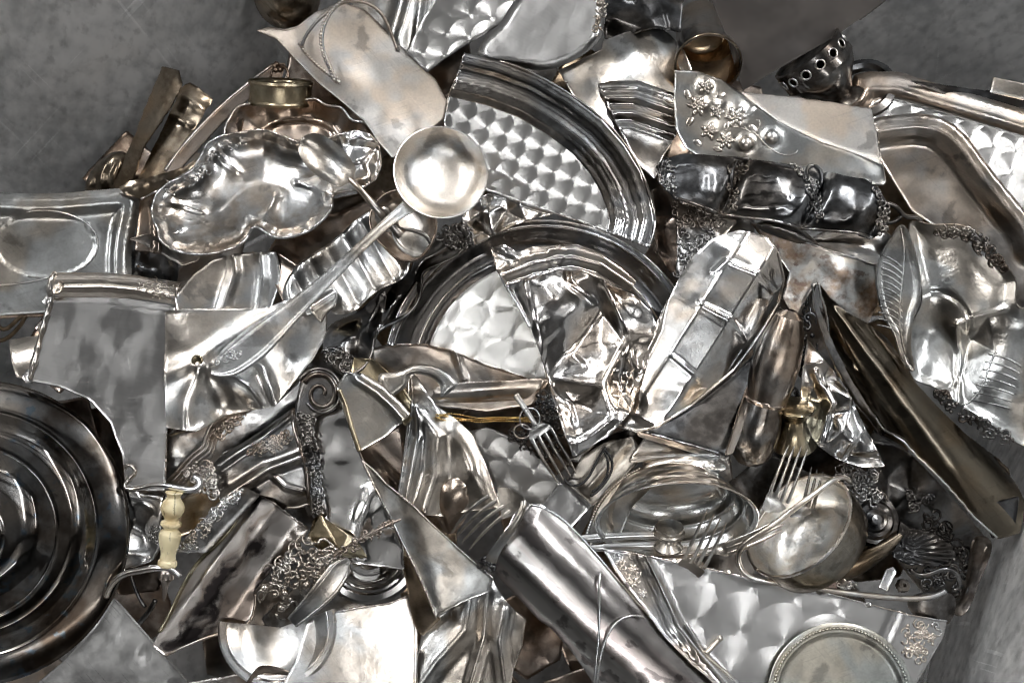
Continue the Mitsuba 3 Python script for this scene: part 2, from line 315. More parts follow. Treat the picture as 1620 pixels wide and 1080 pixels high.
class Sheet:
    """a cut piece of sheet metal: its outline on a tilted plane, its relief and its thickness"""
    def __init__(self, pts, h, g=(0, 0), rel=(), seed=1, jag=0.8, spl=False, lip=0.9, step=5.0, th=2.8, holes=(), wobble=1.6):
        self.poly = pts if isinstance(pts, Polygon) else outline(pts, spl, jag, seed)
        for hole in holes: self.poly = self.poly.difference(hole)
        c = self.poly.centroid
        self.c, self.h, self.g, self.step, self.th = (c.x, c.y), h, g, step, th
        self.rel = list(rel if isinstance(rel, (list, tuple)) else [rel])
        if wobble: self.rel.append(wob(wobble, 70, seed))
        self.lip = lip; self.seed = seed
        self.edge = self.poly.boundary
    def H(self, x, y):
        x, y = np.atleast_1d(np.asarray(x, float)), np.atleast_1d(np.asarray(y, float))
        d = shapely.distance(shapely.points(x, y), self.edge)
        return self.plane(x, y) + self.relief(x, y, d)
    def plane(self, x, y): return self.h + self.g[0] * (x - self.c[0]) + self.g[1] * (self.c[1] - y)
    def relief(self, x, y, d):
        z = np.zeros_like(x)
        for f in self.rel: z = z + f(x, y, d)
        return z + self.lip * np.exp(-(d / 1.6) ** 2) * (0.6 + grid_noise(x, y, 14, self.seed + 3, 2))
    def at(self, x, y, up=0.0):
        """points on the sheet, up units above it"""
        hp = self.plane(np.asarray(x, float), np.asarray(y, float))
        p = P(x, y, hp)
        return p + ((self.H(x, y) - hp + up) * U)[..., None] * EH
    def mesh(self, poly=None, uv=(1.0, 0.0)):
        poly = self.poly if poly is None else poly
        pts = []
        def ring(g, st):
            for line in ([g] if g.geom_type in ('LineString', 'LinearRing') else g.geoms):
                c = np.asarray(line.coords)
                pts.append(resample(c[:, :2], st, True))
        ring(poly.boundary, 3.0)
        for inset, st in ((1.7, 3.4), (4.2, 4.2)):
            q = poly.buffer(-inset)
            if not q.is_empty: ring(q.boundary, st)
        x0, y0, x1, y1 = poly.bounds
        s = self.step
        gx, gy = np.meshgrid(np.arange(x0, x1, s), np.arange(y0, y1, s * 0.866))
        gx[1::2] += s / 2
        inner = poly.buffer(-4.2 - s * 0.6)
        if not inner.is_empty:
            shapely.prepare(inner)
            k = shapely.contains_xy(inner, gx.ravel(), gy.ravel())
            pts.append(np.stack([gx.ravel()[k], gy.ravel()[k]], 1))
        q = np.unique(np.round(np.vstack(pts), 3), axis=0)
        tri = Delaunay(q).simplices
        cen = q[tri].mean(1)
        fat = poly.buffer(0.15); shapely.prepare(fat)
        tri = tri[shapely.contains_xy(fat, cen[:, 0], cen[:, 1])]
        a = q[tri[:, 1]] - q[tri[:, 0]]; b = q[tri[:, 2]] - q[tri[:, 0]]
        cr = a[:, 0] * b[:, 1] - a[:, 1] * b[:, 0]
        tri = tri[np.abs(cr) > 0.02]; cr = cr[np.abs(cr) > 0.02]
        tri[cr > 0] = tri[cr > 0][:, ::-1]          # y runs towards the viewer, so this faces up
        used = np.unique(tri); back = np.full(len(q), -1); back[used] = np.arange(len(used)); q, tri = q[used], back[tri]
        top = self.at(q[:, 0], q[:, 1])
        n = np.zeros_like(top); fn = np.cross(top[tri[:, 1]] - top[tri[:, 0]], top[tri[:, 2]] - top[tri[:, 0]])
        for k in range(3): np.add.at(n, tri[:, k], fn)
        n /= np.linalg.norm(n, axis=1, keepdims=True) + 1e-12
        bot = top - n * self.th * U
        e = np.vstack([tri[:, [0, 1]], tri[:, [1, 2]], tri[:, [2, 0]]])
        key = np.sort(e, 1) @ np.array([len(q) + 1, 1])
        _, first, cnt = np.unique(key, return_index=True, return_counts=True)
        be = e[first[cnt == 1]]
        bv = np.unique(be); loc = np.full(len(q), -1); loc[bv] = np.arange(len(bv))
        N, B = len(q), len(bv)
        v = np.vstack([top, bot, top[bv], bot[bv]])
        i, j = loc[be[:, 0]] + 2 * N, loc[be[:, 1]] + 2 * N
        f = np.vstack([tri, tri[:, ::-1] + N, np.stack([i, i + B, j], 1), np.stack([j, i + B, j + B], 1)])
        sc, ro = uv
        c, s = math.cos(ro), math.sin(ro)
        w = np.stack([(q[:, 0] * c + q[:, 1] * s), (-q[:, 0] * s + q[:, 1] * c)], 1) * U * sc
        return v, f, np.vstack([w, w, w[bv], w[bv]])

def smooth_path(pts, step=3.0): return spline(pts, False, step)

def frames(p):
    t = np.gradient(p, axis=0); t /= np.linalg.norm(t, axis=1, keepdims=True) + 1e-12
    s = np.cross(t, np.broadcast_to(EH, t.shape)); L = np.linalg.norm(s, axis=1, keepdims=True)
    s = np.where(L > 0.05, s / np.maximum(L, 1e-9), EX)
    for k in range(1, len(s)):
        if (s[k] * s[k - 1]).sum() < 0: s[k] = -s[k]
    return t, s, np.cross(s, t)

def tube(world, r, sides=8, closed=False):
    """a round bar along world points; r in units, a number or one per point"""
    p = np.asarray(world, float)
    t, s, n = frames(p)
    if closed:
        t = np.roll(p, -1, 0) - np.roll(p, 1, 0); t /= np.linalg.norm(t, axis=1, keepdims=True); s = np.cross(t, EH); s /= np.linalg.norm(s, axis=1, keepdims=True) + 1e-9; n = np.cross(s, t)
    r = np.broadcast_to(np.asarray(r, float), (len(p),)) * U
    a = np.arange(sides) * 2 * math.pi / sides
    v = p[:, None] + r[:, None, None] * (np.cos(a)[None, :, None] * s[:, None] + np.sin(a)[None, :, None] * n[:, None])
    m = len(p); rows = m if closed else m - 1
    i = np.arange(rows)[:, None] * sides + np.arange(sides)[None]
    j = np.arange(rows)[:, None] * sides + (np.arange(sides)[None] + 1) % sides
    i2, j2 = (i + sides) % (m * sides), (j + sides) % (m * sides)
    f = np.vstack([np.stack([i, i2, j], -1).reshape(-1, 3), np.stack([j, i2, j2], -1).reshape(-1, 3)])
    v = v.reshape(-1, 3)
    if not closed:
        v = np.vstack([v, p[:1], p[-1:]]); k = np.arange(sides); kk = (k + 1) % sides; c0, c1 = len(v) - 2, len(v) - 1; o = (m - 1) * sides
        f = np.vstack([f, np.stack([np.full(sides, c0), k, kk], 1), np.stack([np.full(sides, c1), o + kk, o + k], 1)])
    return fix(v, f)

def fix(v, f):
    """faces turned outward"""
    a, b, c = v[f[:, 0]], v[f[:, 1]], v[f[:, 2]]
    o = v.mean(0)
    if np.einsum('ij,ij->i', np.cross(b - a, c - a), (a + b + c) / 3 - o).sum() < 0 and abs(np.einsum('ij,ij->i', a - o, np.cross(b - o, c - o)).sum()) > 0:
        if np.einsum('ij,ij->i', a - o, np.cross(b - o, c - o)).sum() < 0: f = f[:, ::-1]
    return v, f

def bar(pts, r, sides=8, closed=False, step=3.0):
    """a round bar through survey points (x, y, h)"""
    q = spline(pts, closed, step)
    return tube(P(q[:, 0], q[:, 1], q[:, 2]), r, sides, closed)

def join(ms):
    v, f, o = [], [], 0
    for m in ms:
        v.append(m[0]); f.append(np.asarray(m[1]) + o); o += len(m[0])
    return np.vstack(v), np.vstack(f)

def ball(world, r, k=1, squash=1.0):
    m = trimesh.creation.icosphere(subdivisions=k)
    b = np.asarray(m.vertices) * r * U
    w = b[:, :1] * EX + b[:, 1:2] * EY + b[:, 2:] * squash * EH
    return w + world, np.asarray(m.faces)

def strap(pts, widths, th, crown, seg=26, ends=(True, True), n=None, roll=0.0):
    """a flat bar along survey points: widths (half, at even steps along it), crown(t, s) = height over the mid line for t in -1..1"""
    q = spline(pts, False, 3.0)
    if n: q = resample(q, 1.0); q = q[np.linspace(0, len(q) - 1, n).astype(int)]
    p = P(q[:, 0], q[:, 1], q[:, 2])
    s01 = np.linspace(0, 1, len(p))
    w = PchipInterpolator(np.linspace(0, 1, len(widths)), widths)(s01)
    t, sd, nr = frames(p)
    sd = sd * math.cos(roll) + nr * math.sin(roll); nr = np.cross(sd, t)
    tt = np.linspace(-1, 1, seg)
    S, TT = np.meshgrid(s01, tt, indexing='ij')
    z = crown(TT, S)
    top = p[:, None] + (w[:, None] * tt[None])[..., None] * U * sd[:, None] + (z * U)[..., None] * nr[:, None]
    edge = np.clip(1 - np.abs(TT) ** 6, 0, 1) ** 0.5
    bot = top - (th * (0.25 + 0.75 * edge) * U)[..., None] * nr[:, None]
    R, C = top.shape[:2]
    i = (np.arange(R - 1)[:, None] * C + np.arange(C - 1)[None]).ravel()
    qf = np.stack([i, i + C, i + C + 1, i + 1], 1)
    tri = np.vstack([qf[:, [0, 1, 2]], qf[:, [0, 2, 3]]])
    v = np.vstack([top.reshape(-1, 3), bot.reshape(-1, 3)])
    N = R * C
    a, b, c = v[tri[:, 0]], v[tri[:, 1]], v[tri[:, 2]]
    if (np.cross(b - a, c - a) @ EH).sum() < 0: tri = tri[:, ::-1]
    def side(idx, flip):
        o = len(vs[0])
        k = np.arange(len(idx) - 1)
        vs[0] = np.vstack([vs[0], v[idx], v[idx + N]])
        m = len(idx)
        ff = np.vstack([np.stack([o + k, o + k + m, o + k + 1], 1), np.stack([o + k + 1, o + k + m, o + k + 1 + m], 1)])
        return ff[:, ::-1] if flip else ff
    vs = [v]
    fs = [tri, tri[:, ::-1] + N]
    for idx, inside in ((np.arange(R) * C, 1), (np.arange(R) * C + C - 1, -1), (np.arange(C), 0), (np.arange(C) + (R - 1) * C, 0)):
        ff = side(idx, False)
        mid = v[:N].mean(0); a, b, c = vs[0][ff[:, 0]], vs[0][ff[:, 1]], vs[0][ff[:, 2]]
        if (np.cross(b - a, c - a) * ((a + b + c) / 3 - mid)).sum() < 0: ff = ff[:, ::-1]
        fs.append(ff)
    return vs[0], np.vstack(fs)

def lathe(c, axis, prof, th=2.0, seg=72, arc=(0, 360), squash=1.0, turn=0.0, mod=None, close=False):
    """a turned piece: profile (r, z) in units along the axis (heap directions x, y away, h), at survey point c = (x, y, h);
    with th > 0 the profile is an outer face and the wall lies th inside it"""
    prof = np.asarray(prof, float)
    if th:
        tg = np.gradient(prof, axis=0); tg /= np.linalg.norm(tg, axis=1, keepdims=True) + 1e-9
        inn = prof + th * np.stack([-tg[:, 1], tg[:, 0]], 1)
        inn[:, 0] = np.maximum(inn[:, 0], 0)
        prof = np.vstack([prof, inn[::-1], prof[:1]])
    elif close: prof = np.vstack([prof, prof[:1]])
    # hard corners get their own vertices
    rows = [prof[0]]; seam = []
    for k in range(1, len(prof) - 1):
        a, b = prof[k] - prof[k - 1], prof[k + 1] - prof[k]
        ang = abs(math.atan2(a[0] * b[1] - a[1] * b[0], (a * b).sum()))
        rows.append(prof[k])
        if ang > 0.65: seam.append(len(rows) - 1); rows.append(prof[k])
    rows.append(prof[-1]); rows = np.array(rows)
    a = np.radians(np.linspace(arc[0], arc[1], seg + 1))
    R, A = np.meshgrid(rows[:, 0], a, indexing='ij'); Z = np.repeat(rows[:, 1:], seg + 1, 1)
    if mod is not None: R, Z = mod(R, A, Z)
    ax = np.asarray(axis, float); ax /= np.linalg.norm(ax)
    axw = ax[0] * EX + ax[1] * EY + ax[2] * EH
    ref = EX if abs(axw @ EX) < 0.9 else EY
    u = ref - axw * (ref @ axw); u /= np.linalg.norm(u); w = np.cross(axw, u)
    u, w = u * math.cos(turn) + w * math.sin(turn), -u * math.sin(turn) + w * math.cos(turn)
    k = (1 - c[2] / D) * U
    o = P(*c)
    v = o + k * ((R * np.cos(A))[..., None] * u + (R * np.sin(A) * squash)[..., None] * w + Z[..., None] * axw)
    n, m = v.shape[:2]
    f = []
    for r in range(n - 1):
        if r in seam: continue
        i = r * m + np.arange(m - 1)
        f += [np.stack([i, i + 1, i + m], 1), np.stack([i + 1, i + m + 1, i + m], 1)]
    f = np.vstack(f); v = v.reshape(-1, 3)
    # outward: the first face of the profile looks away from the axis side given by th
    if abs(arc[1] - arc[0]) >= 360:
        vol = np.einsum('ij,ij->i', v[f[:, 0]] - o, np.cross(v[f[:, 1]] - o, v[f[:, 2]] - o)).sum()
        if vol < 0: f = f[:, ::-1]
        # the closing seam shares its vertices
        remap = np.arange(len(v)); remap[m - 1::m] = np.arange(n) * m
        f = remap[f]
    uvs = np.stack([np.broadcast_to(a, (n, m)).ravel() * max(rows[:, 0].max(), 1) * U, (R.ravel() + Z.ravel()) * U], 1)
    bad = (f[:, 0] == f[:, 1]) | (f[:, 1] == f[:, 2]) | (f[:, 0] == f[:, 2])
    return v, f[~bad], uvs

def scrolls(sheet, poly, n, seed, size=(4, 9), r=1.3, up=0.6, balls=0.5, turn=(3.5, 6.5)):
    """cast scroll and leaf work lying on a sheet inside a region: curls and beads as one applied piece"""
    rg = np.random.default_rng(seed); ms = []
    pg = Polygon(poly) if not isinstance(poly, Polygon) else poly
    x0, y0, x1, y1 = pg.bounds
    k = 0
    while k < n:
        x, y = rg.uniform(x0, x1), rg.uniform(y0, y1)
        if not pg.contains(shapely.Point(x, y)): continue
        k += 1
        R = rg.uniform(*size)
        if rg.random() < balls:
            w = sheet.at(np.array([x]), np.array([y]), up)[0]
            ms.append(ball(w, R * rg.uniform(0.28, 0.5), 1, 0.8))
        else:
            a0, sg = rg.uniform(0, 6.28), rg.choice([-1, 1])
            q = np.linspace(0, 1, 13)
            a = a0 + sg * q * rg.uniform(*turn); rr = R * (1 - 0.75 * q)
            X, Y = x + rr * np.cos(a), y + rr * np.sin(a)
            ms.append(tube(sheet.at(X, Y, up + 0.5 * r + q * r), r * (0.6 + 0.7 * q), 6))
    return join(ms)

def ellipsoid(world, a, b, c, ax_s, up_s):
    """a flat bump: half axes a along ax_s, b across, c upward"""
    m = trimesh.creation.icosphere(subdivisions=2); v = np.asarray(m.vertices)
    t = ax_s / np.linalg.norm(ax_s); u = up_s - t * (up_s @ t); u /= np.linalg.norm(u); w = np.cross(u, t)
    return world + U * (v[:, :1] * a * t + v[:, 1:2] * b * w + v[:, 2:] * c * u), np.asarray(m.faces)
def blossom(sheet, x, y, R, n=6, seed=0):
    """an embossed flower: two rings of petals round a seeded middle"""
    rg = np.random.default_rng(seed); ms = []
    for ring, (rr, size, lift) in enumerate(((0.62, 0.42, 0.0), (0.34, 0.30, 1.6))):
        for k in range(n):
            a = 2 * math.pi * (k + 0.5 * ring) / n + rg.uniform(-0.1, 0.1)
            p = sheet.at(np.array([x + R * rr * math.cos(a)]), np.array([y + R * rr * math.sin(a)]), lift)[0]
            d = math.cos(a) * EX - math.sin(a) * EY
            ms.append(ellipsoid(p, R * size, R * size * 0.62, R * 0.2, d, EH + 0.35 * d))
    for k in range(5): ms.append(ball(sheet.at(np.array([x + R * 0.12 * math.cos(k * 1.26)]), np.array([y + R * 0.12 * math.sin(k * 1.26)]), 3.0)[0], R * 0.13, 1))
    return join(ms)
def leaflet(sheet, x, y, R, ang):
    p = sheet.at(np.array([x]), np.array([y]), 0.2)[0]; d = math.cos(ang) * EX - math.sin(ang) * EY
    return join([ellipsoid(p, R, R * 0.62, R * 0.16, d, EH)])
def beads(world, r, every):
    w = resample(np.asarray(world), every * U)
    return join([ball(p, r, 1) for p in w])

# ------------------------------------------------------------------ helpers for things
def S(name, label, cat, pts, h, mat, part=None, uv=(1.0, 0.0), group=None, key=None, **kw):
    """a thing (or, with key, a part) that is one cut sheet"""
    if key is None: key = thing(name, label, cat, group)
    sh = Sheet(pts, h, **kw)
    put(key, part, sh.mesh(uv=uv), mat)
    return key, sh

def S2(name, label, cat, pts, h, mat, mat2, part, part2, inner, uv=(1.0, 0.0), **kw):
    """a sheet of two areas: inside the polygon 'inner' it has another finish"""
    key = thing(name, label, cat)
    sh = Sheet(pts, h, **kw)
    a = sh.poly.intersection(inner); b = sh.poly.difference(inner)
    big = lambda g: g if g.geom_type == 'Polygon' else max(g.geoms, key=lambda q: q.area)
    put(key, part, sh.mesh(big(b)), mat)
    put(key, part2, sh.mesh(big(a), uv=uv), mat2)
    return key, sh

def edge_bar(key, part, sh, pts, r, mat, up=0.3, spl=True, sides=7):
    q = spline(pts, False, 2.5) if spl else resample(np.asarray(pts, float), 2.5)
    return put(key, part, tube(sh.at(q[:, 0], q[:, 1], up), r, sides), mat)

def cut(key, sh, pts, r=1.1, knobs=0.06, seed=1, mat='polished'):
    """the burred bright edge that the shears left along a line"""
    q = resample(np.asarray(pts, float), 2.0); rg = np.random.default_rng(seed)
    rr = r * (0.45 + 1.3 * grid_noise(q[:, 0], q[:, 1], 7, seed + 50, 2))
    j = 1.8 * (grid_noise(q[:, 0], q[:, 1], 11, seed + 60, 2) - 0.5)
    ms = [tube(sh.at(q[:, 0] + j, q[:, 1] + j, 0.4), rr, 6)]
    for p in q[rg.random(len(q)) < knobs]: ms.append(ball(sh.at(p[:1], p[1:], 1.0)[0], rg.uniform(1.4, 2.8), 1))
    return put(key, 'cut_edge', join(ms), mat)

def disc(cx, cy, r, n=120): return Polygon([(cx + r * math.cos(a), cy + r * math.sin(a)) for a in np.linspace(0, 2 * math.pi, n, endpoint=False)])
def ell(cx, cy, a, b, rot=0.0, n=90):
    c, s = math.cos(rot), math.sin(rot)
    return Polygon([(cx + a * math.cos(t) * c - b * math.sin(t) * s, cy + a * math.cos(t) * s + b * math.sin(t) * c) for t in np.linspace(0, 2 * math.pi, n, endpoint=False)])

FLAT = lambda t, s: 0 * t
def fork(label, handle, hw, neck, roots, tips, mids, mat, group=None, hl=14, th=2.6):
    """handle: survey points ending at the neck; head from the neck to the tine roots; one strap for each tine"""
    key = thing('fork', label, 'fork', group)
    if handle: put(key, 'handle', strap(handle, hw, 3.2, lambda t, s: 1.6 * (1 - t ** 2), 14), mat)
    rc = np.mean(roots, 0); half = np.linalg.norm(np.asarray(roots[-1])[:2] - np.asarray(roots[0])[:2]) / 2 + 2.6
    nk = np.asarray(neck, float); d = (rc - nk)
    put(key, 'head', strap([nk, nk + d * 0.5 + [0, 0, -2], nk + d * 1.03], [4.0, 0.62 * half, 0.95 * half, half], th, lambda t, s: -2.0 * (1 - t ** 2) * s, 16), mat)
    for a, m, b in zip(roots, mids, tips):
        put(key, 'head__tine', strap([a, m, b], [3.0, 2.5, 2.1, 0.7], th, lambda t, s: 0.7 * (1 - t ** 2), 8), mat)
    return key

# ------------------------------------------------------------------ the bin
key = thing('metal_bin', 'grey mottled steel bin whose inner walls stand around the heap of silver', 'bin')
def upright(a, b, z0, z1, seed, part, thick=0.02):
    """an upright panel of the bin over the floor line a - b (metres), its inner face on the line"""
    n, m = 70, 40
    a, b = np.array(a, float), np.array(b, float); L = np.linalg.norm(b - a); t = (b - a) / L; nr = np.array([t[1], -t[0]])
    s, z = np.meshgrid(np.linspace(0, L, n), np.linspace(z0, z1, m), indexing='ij')
    V = np.stack([a[0] + t[0] * s, a[1] + t[1] * s, z], -1)
    d = (meshkit.fbm(V * 3.1, 3, seed) - 0.5) * 0.02
    V[..., :2] += d[..., None] * nr
    W = V.copy(); W[..., :2] -= nr * thick
    A, B = V.reshape(-1, 3), W.reshape(-1, 3)
    i = (np.arange(n - 1)[:, None] * m + np.arange(m - 1)[None]).ravel()
    f = np.vstack([np.stack([i, i + 1, i + m + 1], 1), np.stack([i, i + m + 1, i + m], 1)])
    put(key, part, (np.vstack([A, B]), np.vstack([f, f[:, ::-1] + len(A)])), 'bin_steel')
ZF, ZT = 0.10, 0.95
CL, CF, CR, CN = (-0.72, 0.06), (-0.12, 0.44), (0.657, 0.345), (0.342, -0.55)
upright(CL, CF, ZF, ZT, 3, 'left_far_panel')
upright(CF, CR, ZF, ZT, 4, 'far_panel')
upright(CR, CN, ZF, 0.74, 5, 'right_panel')
upright(CN, (-0.70, -0.55), ZF, 0.42, 7, 'near_panel')
upright((-0.70, -0.55), CL, ZF, 0.74, 6, 'left_panel')
fl = trimesh.creation.extrude_polygon(Polygon([CL, CF, CR, CN, (-0.70, -0.55)]), 0.02, engine='earcut'); fl.apply_translation([0, 0, ZF - 0.02])
put(key, 'floor_panel', (np.asarray(fl.vertices), np.asarray(fl.faces)), 'bin_steel')

# ------------------------------------------------------------------ the far row, against the bin's far wall
key = thing('round_pot', 'small round bronze pot at the top edge, left of the handled bread basket', 'pot')
put(key, None, lathe((455, -6, -120), (0.1, -0.2, 1), [(2, 52), (20, 50), (40, 36), (52, 10), (50, -14), (40, -34), (24, -48), (2, -52)], 0, 48)[:2], 'bronze')

S('grey_dish', 'smooth grey dish with curved ridges behind the bread basket handle', 'dish', [(555, -12), (692, -12), (676, 60), (640, 125), (560, 60)], -62, 'pewter',
  seed=3, g=(0.1, -0.2), rel=[ridge([(640, -20), (630, 20), (618, 60), (622, 110)], 9, 12), ridge([(668, -20), (660, 40), (652, 110)], 5, -6), para((610, 0), (600, 120), 80, 14)])
S('engraved_sheet', 'sheet of engine turned silver at the top edge with a straight torn edge', 'sheet', [(692, -12), (842, -14), (800, 30), (735, 72), (676, 113), (644, 84), (664, 40)], -50, 'turned',
  seed=4, jag=1.4, g=(-0.12, -0.32), uv=(0.9, 0.1), rel=[para((760, -10), (660, 110), 90, 10)])
S('torn_sheet', 'narrow brown torn sheet between the engine turned sheet and the half tray', 'sheet', [(672, 115), (740, 60), (745, 90), (722, 145), (700, 158)], -78, 'brown', seed=5, g=(0.3, 0.1), rel=[cyl((672, 120), (745, 70), 45, 20)])
key, sh = S('brush_back', 'oval back of a hand brush in brushed silver with a scrolled rim', 'hand brush', [(756, 85), (764, 62), (792, 34), (832, -14), (946, -14), (956, 20), (951, 56), (930, 80), (900, 98), (856, 109), (812, 105), (766, 98)], -42, 'brushed', 'back',
  seed=6, spl=True, g=(0.08, -0.12), uv=(1.0, 0.5), rel=[rim([0, 6, 12, 20], [-9, -3, -1, 0]), rim([8, 11, 14], [0, 1.5, 0])])
put(key, 'scroll_rim', scrolls(sh, [(934, -12), (954, -12), (957, 20), (951, 58), (938, 60), (944, 22)], 34, 5, (4, 8), 1.8), 'polished')
S('mirror_shard', 'dark mirror bright shard behind the white sheet at the top', 'sheet', [(956, -14), (1082, -14), (1078, 48), (1034, 44), (990, 58), (958, 60)], -88, 'dark', seed=7, jag=1.2, g=(0.25, -0.3), rel=[crumple((950, -20, 1090, 70), 26, 12, 4)])
S('white_sheet', 'large bright white polished sheet with one long fold, behind the half tray', 'sheet', [(885, 108), (905, 100), (952, 78), (956, 62), (1010, 43), (1050, 44), (1078, 70), (1096, 108), (1080, 190), (1000, 280), (930, 200)], -56, 'satin', seed=8, wobble=0.5,
  g=(-0.17, -0.13), rel=[ctrl([(885, 108, -14), (950, 62, -14), (1010, 43, -14), (1060, 50, -10), (940, 98, 3), (1000, 72, 4), (1060, 80, 2), (1090, 110, -4), (1000, 150, 0), (1050, 180, 0), (940, 180, 0), (1000, 270, 0)])])
key, sh = S('fluted_fragment', 'fluted tray fragment with bright concentric steps between the half tray and the flower sheet', 'tray rim', [(944, 127), (1010, 128), (1071, 150), (1070, 215), (1050, 245), (1036, 282), (1010, 260), (975, 195)], -34, 'polished', seed=9,
  g=(0.0, -0.1), jag=1.0, rel=[offset([(935, 122), (1010, 123), (1075, 145)], [0, 6, 10, 16, 22, 26, 32, 40, 46, 52, 58, 70, 78, 90, 120], [0, 3, 8, 10, 4, 9, 10, 3, 1, 8, 6, -2, 4, 0, -6]), para((1000, 250), (1060, 120), 90, 10)])
def paint(p, n, uv): return mix((0.17, 0.155, 0.145), (0.11, 0.10, 0.095), smoothstep(0.3, 0.7, fbm(p.x * 25, p.y * 25, p.z * 25, 4)))
scene['warm_paint'] = two({'type': 'principled', 'base_color': proc(paint), 'roughness': 0.5, 'metallic': 0.2, 'specular': 0.4})
S('cup_wall', 'piece of a grey sheet leaning on the far wall beside the open cup', 'sheet', [(1120, -14), (1420, -14), (1322, 58), (1240, 104), (1175, 144), (1150, 60)], -10, 'warm_paint', seed=10, g=(0.1, 0.7), wobble=2.5, jag=0.3)
# the open cup
key = thing('open_cup', 'tapered grey cup lying on its side with a golden toned inside', 'cup')
def cup_mod(R, A, Z): return R, A, Z
put(key, 'wall', lathe((1120, 102, -36), (-0.02, -0.62, 0.78), [(40, -150), (42, -120), (46, -60), (52, -4), (52.5, 0)], 2.0, 64, squash=0.98), 'warm')
put(key, 'golden_lining', lathe((1120, 102, -36), (-0.02, -0.62, 0.78), [(0.5, -120), (30, -119), (39, -112), (44, -60), (49.4, -4), (49.6, -1)], 0, 64)[:2], 'golden_metal')  # inner face in a golden metal tone
c = lathe((1120, 102, -36), (-0.02, -0.62, 0.78), [(50, -2), (51, 1), (53, 1.5), (54, 0), (53, -2)], 0, 64, close=True)
put(key, 'lip', c, 'bronze')

key = thing('perforated_burner', 'blackened round burner ring pierced with a row of holes at the far wall', 'burner')
BP = (1293, 106, -24)
AX = (-0.64, 0.72, 0.22)
def burner_wall(a0, n):
    o = []
    for k in range(n):
        a = 2 * math.pi * k / n
        o.append(a)
    return o
ms = []
NH = 14
for k in range(NH):   # the pierced wall: posts between the holes, and the two rings
    a = 360 * k / NH
    ms.append(lathe(BP, AX, [(57, 4), (60, 4), (60, 22), (57, 22)], 0, 5, arc=(a - 5.5, a + 5.5), close=True)[:2])
ms.append(lathe(BP, AX, [(56, 21), (61, 21), (61, 28), (56, 29)], 0, 60, close=True)[:2])
ms.append(lathe(BP, AX, [(56, -8), (61, -8), (61, 5), (56, 5)], 0, 60, close=True)[:2])
put(key, 'pierced_ring', join(ms), 'smoked')
for k in range(NH):
    a = 2 * math.pi * (k + 0.5) / NH
    axv = np.array(AX) / np.linalg.norm(AX); axw = axv[0] * EX + axv[1] * EY + axv[2] * EH
    u = EX - axw * (EX @ axw); u /= np.linalg.norm(u); w = np.cross(axw, u)
    cc = P(*BP) + U * (60.5 * (math.cos(a) * u + math.sin(a) * w) + 13 * axw)
    tt = np.linspace(0, 2 * math.pi, 15)[:-1]; tdir = -math.sin(a) * u + math.cos(a) * w
    ring_pts = cc + U * 7.6 * (np.cos(tt)[:, None] * axw + np.sin(tt)[:, None] * tdir)
    put(key, 'pierced_ring__hole_rim', tube(ring_pts, 1.8, 6, closed=True), 'polished')
put(key, 'body', lathe(BP, AX, [(60, -8), (52, -24), (34, -44), (24, -60), (32, -66), (36, -74), (22, -76), (1, -76)], 0, 56), 'smoked')
put(key, 'top', lathe(BP, AX, [(1, 10), (30, 14), (56, 20)], 1.0, 40), 'dark')
key = thing('pipe_ring', 'black rubber like ring behind the pierced burner', 'ring')
put(key, None, lathe((1366, 142, -66), (-0.3, 0.35, 0.88), [(36, -6), (42, -11), (52, -6), (52, 6), (42, 11), (36, 6)], 0, 48, close=True)[:2], 'dark')
S('bright_scrap', 'small bright flat scrap at the right edge against the far wall', 'sheet', [(1572, 123), (1632, 135), (1632, 160), (1566, 146)], 0, 'satin', seed=12, g=(0.25, 0.0))
S('dark_scrap', 'thin dark strip under the small bright scrap by the far wall', 'sheet', [(1440, 128), (1632, 155), (1632, 176), (1500, 152)], -22, 'dark', seed=13, g=(0, 0.2))

# engine turned tray and the brown tray, top right
RT = [(1344, 140), (1352, 118), (1376, 112), (1424, 114), (1520, 142), (1640, 178)]
inner = Polygon([(1374, 190), (1377, 168), (1392, 156), (1420, 153), (1480, 168), (1640, 220), (1700, 250), (1700, 420), (1360, 420)])
S2('rectangular_tray', 'worn rectangular tray corner with white engine turned middle, at the top right', 'tray', RT + [(1640, 400), (1500, 330), (1400, 250), (1366, 186), (1340, 168)], -12, 'warm', 'turned', 'rim', 'well', inner,
   seed=14, wobble=0.8, g=(0.14, -0.12), uv=(0.85, 0.2), rel=[offset(RT, [0, 5, 10, 24, 32, 42, 52], [-4, 2, 4, 5, 2, -7, -8])])
BT = [(1378, 189), (1400, 184), (1450, 179), (1484, 184), (1508, 196), (1530, 216), (1570, 270), (1632, 346), (1650, 380)]
key, sh = S('corner_tray', 'brown shining tray corner with a rounded stepped rim and a torn left edge', 'tray', BT + [(1650, 520), (1600, 470), (1520, 380), (1446, 332), (1414, 280), (1396, 250), (1388, 215)], 22, 'warm', seed=15, jag=0.7, wobble=0.8,
  g=(0.20, 0.02), rel=[offset(BT, [0, 4, 9, 15, 20, 26, 34, 42, 48, 56], [-2, 5, 7, 5, 7, 4, -2, -10, -13, -14])])
cut(key, sh, [(1378, 189), (1388, 215), (1396, 250), (1414, 280), (1446, 332), (1500, 368)], 1.5, 0.08, 5)

